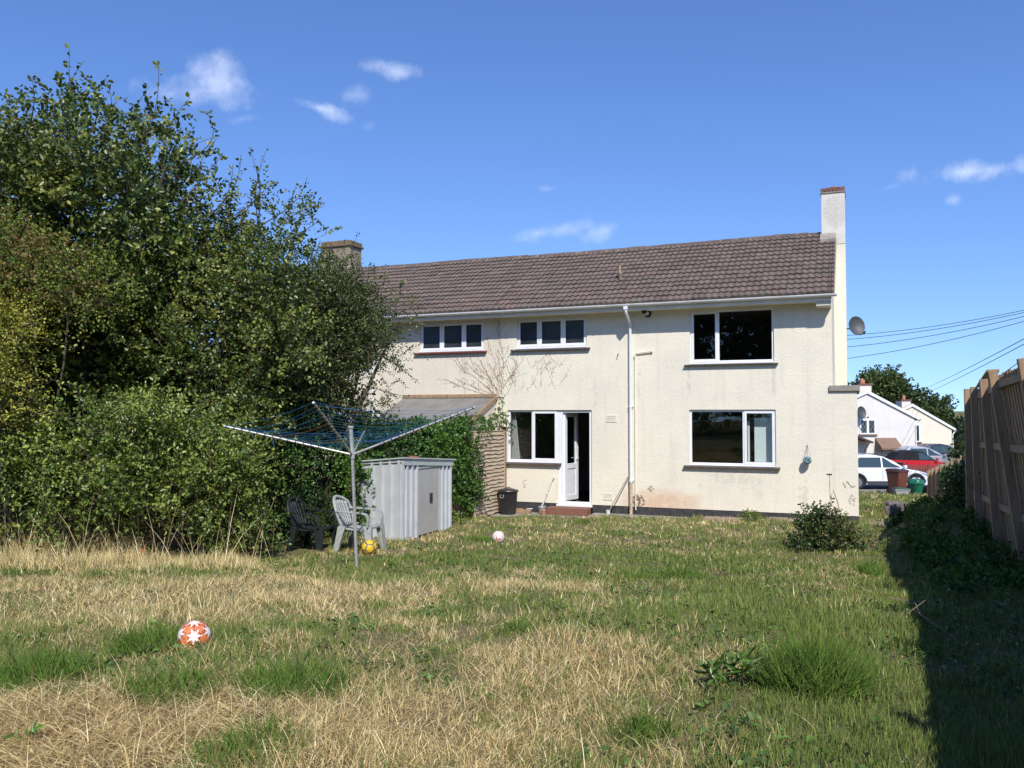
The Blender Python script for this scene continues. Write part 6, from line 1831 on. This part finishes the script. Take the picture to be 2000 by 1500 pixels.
def grass():
    rg = np.random.default_rng(5); parts = []
    zones = [(3.3, 5.0, 6800, .0034), (5.0, 7.0, 4200, .0042), (7, 10, 2300, .0058), (10, 14, 1300, .0080), (14, 20, 750, .0105), (20, 37, 170, .022)]
    for zi, (y0, y1, dn_, wd) in enumerate(zones):
        hw = .66 * y1 + .4; n = int(dn_ * 2 * hw * (y1 - y0))
        nc = max(n // 22, 1); cx_ = rg.uniform(-hw, hw, nc); cy_ = rg.uniform(y0, y1, nc); ci = rg.integers(0, nc, n); cph = rg.random(nc) * 6.283; cgr = rg.normal(size=nc) * .33; chh = rg.uniform(.7, 1.35, nc)
        loose = rg.random(n) < .30; sg_ = rg.uniform(.018, .055, nc)[ci]
        ox = rg.normal(size=n) * sg_; oy = rg.normal(size=n) * sg_
        x = np.where(loose, rg.uniform(-hw, hw, n), cx_[ci] + ox); y = np.where(loose, rg.uniform(y0, y1, n), cy_[ci] + oy)
        ph_ = np.where(rg.random(n) < .5, np.arctan2(oy, ox) + rg.normal(size=n) * .6, cph[ci] + rg.normal(size=n) * .8)
        k = np.abs(x) < .64 * y + .5
        lx, ly = house_local(x, y)
        k &= ~((lx < .05) & (ly > -.02)) & ~((lx > -8.45) & (lx < -6.05) & (ly > -1.02))
        k &= ~((lx > -3.3) & (lx < 1.9) & (ly > -.80) & (ly < -.1) & (rg.random(n) < .8)); k &= ~((lx > -6) & (lx < -3.7) & (ly > -.58) & (ly < 0) & (rg.random(n) < .75))
        k &= ~((y < 16) & (x < -.5) & (y > 12.9) & (x < -(y - 4.5) * .33)) ; k &= ~((lx < -8.5) & (ly > -6))
        if y0 >= 20: k &= (lx > -.2)
        x = x[k]; y = y[k]; n = len(x); ph_ = ph_[k]; cg = cgr[ci[k]]; ch_ = chh[ci[k]]
        gr = green(x, y); isg = (gr + cg + rg.normal(size=n) * .16) > .50
        # bare patches thin out
        soil = fbm(x + 9, y + 70, 1.7); kk = rg.random(n) < np.clip((soil - .30) * 9 + .30, .3, 1)
        q = gpt(120, 1450); kk &= ~((np.hypot((x - q[0]) / 1.15, (y - q[1]) / .62) < 1) & (rg.random(n) < .93))
        x = x[kk]; y = y[kk]; gr = gr[kk]; isg = isg[kk]; ph_ = ph_[kk]; ch_ = ch_[kk]; n = len(x)
        tall = np.clip(fbm(x - 40, y + 13, 1.1) * 1.6 - .3, .25, 1.1)
        h = np.where(isg, rg.uniform(.05, .13, n), rg.uniform(.035, .13, n)) * (.45 + tall * .62) * ch_
        if y0 >= 20: h = h * 1.4
        lean = np.where(isg, np.abs(rg.normal(size=n)) * .42 + .1, np.abs(rg.normal(size=n)) * .65 + .25); lean = np.minimum(lean, 1.5)
        cols = np.where(isg[:, None], pick(GRN, rg, n), pick(STR, rg, n))
        dryish = np.clip((.75 - gr) * .8, 0, .6)[:, None]; cols = np.where(isg[:, None], cols * (1 - dryish) + np.array([[.20, .20, .08]]) * dryish, cols)
        parts.append(blades(x, y, h, wd * rg.uniform(.5, 1.9, n), lean, cols, 100 + zi, ph_))
    # flattened straw thatch
    for (y0, y1, dn_, wd) in ((3.3, 6, 2200, .004), (6, 12, 600, .006)):
        hw = .66 * y1 + .4; n = int(dn_ * 2 * hw * (y1 - y0)); x = rg.uniform(-hw, hw, n); y = rg.uniform(y0, y1, n)
        k = (np.abs(x) < .64 * y + .5) & (green(x, y) + rg.normal(size=n) * .15 < .60); x = x[k]; y = y[k]; n = len(x)
        parts.append(blades(x, y, rg.uniform(.05, .20, n), wd * rg.uniform(.7, 1.3, n), rg.uniform(1.15, 1.52, n), pick(STR + [(.18, .12, .07)], rg, n), int(y0)))
    q = gpt(120, 1450); n = 9000; x = q[0] + rg.normal(size=n) * .72; y = q[1] + rg.normal(size=n) * .36
    parts.append(blades(x, y, rg.uniform(.10, .34, n), rg.uniform(.003, .005, n), rg.uniform(1.3, 1.56, n), pick(STR + [(.16, .10, .06), (.22, .14, .08)], rg, n), 9))
    # scattered upright dry stalks
    n = 2600; y = rg.uniform(3.5, 12, n); x = rg.uniform(-1, 1, n) * .62 * y; k = green(x, y) < .62; x = x[k]; y = y[k]; n = len(x)
    parts.append(blades(x, y, rg.uniform(.12, .26, n), rg.uniform(.003, .005, n), np.abs(rg.normal(size=n)) * .5 + .2, pick(STR[:3], rg, n), 10))
    o = join_blades('grass', parts, M['grass']); tag(o, kind='stuff')
    # low broad leaves between the blades
    n = 26000; y = rg.uniform(3.4, 17, n) ** 1.0; x = rg.uniform(-1, 1, n) * (.64 * y + .3); lx, ly = house_local(x, y)
    k = (green(x, y) > .62) & (fbm(x + 77, y - 30, 1.4) > .50) & (ly < -.9); x = x[k]; y = y[k]; n = len(x)
    pos = np.stack([x, y, gh(x, y) + rg.uniform(.005, .05, n)], 1); ax = rg.normal(size=(n, 3)); ax[:, 2] = np.abs(ax[:, 2]) * .4; nr = rg.normal(size=(n, 3)) * .3 + np.array([[0, 0, 1.]])
    L_ = rg.uniform(.025, .055, n); me = leaf_mesh('lawn_weeds', pos, ax, nr, L_, L_ * .75, pick([(.08, .15, .03), (.11, .19, .045), (.06, .11, .03)], rg, n))
    o = link('lawn_weeds', me, M['leafm']); tag(o, kind='stuff')
    # tufts, each its own thing
    labs = ['long green grass tuft at the left edge, left of the orange and white football', 'green grass tuft just left of the orange and white football', 'green grass tuft below the orange and white football, above the flattened straw',
            'wide dark green grass tuft to the lower right of the orange football', 'largest bright green grass tuft, at the lower right of the lawn', 'mid lawn green grass patch left of the darker one before the shrub', 'darker green grass clump in mid lawn left of the shrub',
            'small spiky grass tuft in the centre of the dry lawn', 'short green tuft just below the pinkish white football', 'long green grass growing along the front edge of the patio', 'small grass tuft at the right end of the patio', 'green tuft at the bottom edge right of the flattened straw',
            'green blades at the bottom edge in the middle of the lawn', 'broad bladed tuft left of the largest green tuft', 'green tuft in the pale dry grass near the left hedge', 'small tuft at the foot of the yellow football', 'loose green tuft below the low dark lawn shrub', 'short green tuft in mid lawn below the shed', 'flat green tuft on the lawn below the rotary dryer']
    for i, ((q, r, h, n), lab) in enumerate(zip(TW, labs)):
        rg = np.random.default_rng(200 + i); n = int(n * 1.3); a = rg.random(n) * 6.28; rr_ = r * np.sqrt(rg.random(n)) * .5
        if i in (9,): 
            lx = rg.uniform(-7.6, -6.2, n); ly = -1.1 + rg.normal(size=n) * .05; x = CX + lx * RX + ly * NX; y = CY + lx * RY + ly * NY
        else: x = q.x + rr_ * np.cos(a) * 1.1; y = q.y + rr_ * np.sin(a) * .9
        hh = h * rg.uniform(.5, 1.15, n) * (1 - .35 * rr_ / (r * .5 + 1e-6)) * 1.15; far = q.y / 5.
        V, F_, lt, C_ = blades(x, y, hh, rg.uniform(.004, .0075, n) * max(1, far * .7), np.minimum(np.abs(rg.normal(size=n)) * .45 + .12 + rr_ / r * .8, 1.4), pick(GRN[:3] + [(.085, .17, .03)], rg, n) * np.array([[.85, .95, .8]]), 300 + i)
        V = V - np.array([[q.x, q.y, q.z]])
        o = link('grass_tuft', raw_mesh('grass_tuft', V, F_, lt, C_), M['grass'], None, Matrix.Translation(q)); tag(o, lab, 'grass tuft', 'green tufts in the lawn')
    # tall dry grass along the hedge foot
    rg = np.random.default_rng(8); n = 22000; px = rg.uniform(-150, 600, n); Y = rg.uniform(10.6, 12.4, n) + .5 * np.clip((px - 350) / 250, 0, 1); x = (px - 1000) / 1620 * Y
    f = np.clip((570 - px) / 250, .15, 1) * np.clip((fbm(x, Y, .9) - .25) * 2.6, .25, 1.2)
    h = rg.uniform(.15, .70, n) * f; isg = rg.random(n) < .16
    cols = np.where(isg[:, None], pick(GRN, rg, n), pick(STR[:4], rg, n))
    P_ = [blades(x, Y, h, rg.uniform(.005, .009, n), np.minimum(np.abs(rg.normal(size=n)) * .35 + .15, 1.3), cols, 401)]
    n = 190; px = rg.uniform(-100, 540, n); Y = rg.uniform(11.0, 12.1, n); x = (px - 1000) / 1620 * Y
    P_.append(blades(x, Y, rg.uniform(.3, 1.25, n), rg.uniform(.004, .008, n), np.abs(rg.normal(size=n)) * .5 + .2, pick(STR[:3], rg, n), 402))
    o = join_blades('long_dry_grass', P_, M['grass']); tag(o, kind='stuff')
grass()
# broad dock leaves left of the big tuft
q = gnd(1440, 1345); e_bl = [(q.x, q.y, q.z + .05, .14), (q.x + .1, q.y, q.z + .08, .10), (q.x - .12, q.y, q.z + .04, .10)]
shrub('dock_plant', 'broad leaved green dock plant beside the largest grass tuft', (q.x, q.y, q.z), e_bl, [(.04, .09, .02), (.07, .14, .03), (.11, .19, .04)], 760, .10, .028, 95, stems=0, cat='weed', up=1.4, twl=.07, nl=4, twigs=False)
q = gnd(62, 1462); shrub('dandelion_plant', 'small bright green rosette weed on the flattened straw at lower left', (q.x, q.y, q.z), [(q.x, q.y, q.z + .015, .07)], [(.07, .16, .03), (.12, .24, .04)], 2600, .06, .018, 96, stems=0, cat='weed', up=.9, twl=.05, nl=3, twigs=False)
q = gnd(1735, 1205); r2 = gnd(1870, 1258)
mb = MB(); mb.tube([(q.x, q.y, q.z + .16), (q.x + .2, q.y - .05, q.z + .14), ((q.x + r2.x) / 2, (q.y + r2.y) / 2, (q.z + r2.z) / 2 + .12), (r2.x, r2.y, r2.z + .03)], .006, 6)
mb.tube([((q.x + r2.x) / 2 - .1, (q.y + r2.y) / 2, (q.z + r2.z) / 2 + .12), ((q.x + r2.x) / 2 + .15, (q.y + r2.y) / 2 + .15, q.z + .25)], .004, 5)
o = mb.build('fallen_twig', M['stem']); tag(o, 'bare brown bramble stem arching from the shaded grass at right', 'twig')
q = gnd(277, 1095); mb = MB(); mb.tube([(q.x, q.y, q.z + .02), (q.x + .02, q.y, q.z + .16)], [.03, .018], 8); o = mb.build('red_scrap', mat('red_plastic', (.65, .06, .02), .4)); tag(o, 'small red plastic scrap in the dry grass below the left hedge', 'litter')

S.render.engine = 'CYCLES'
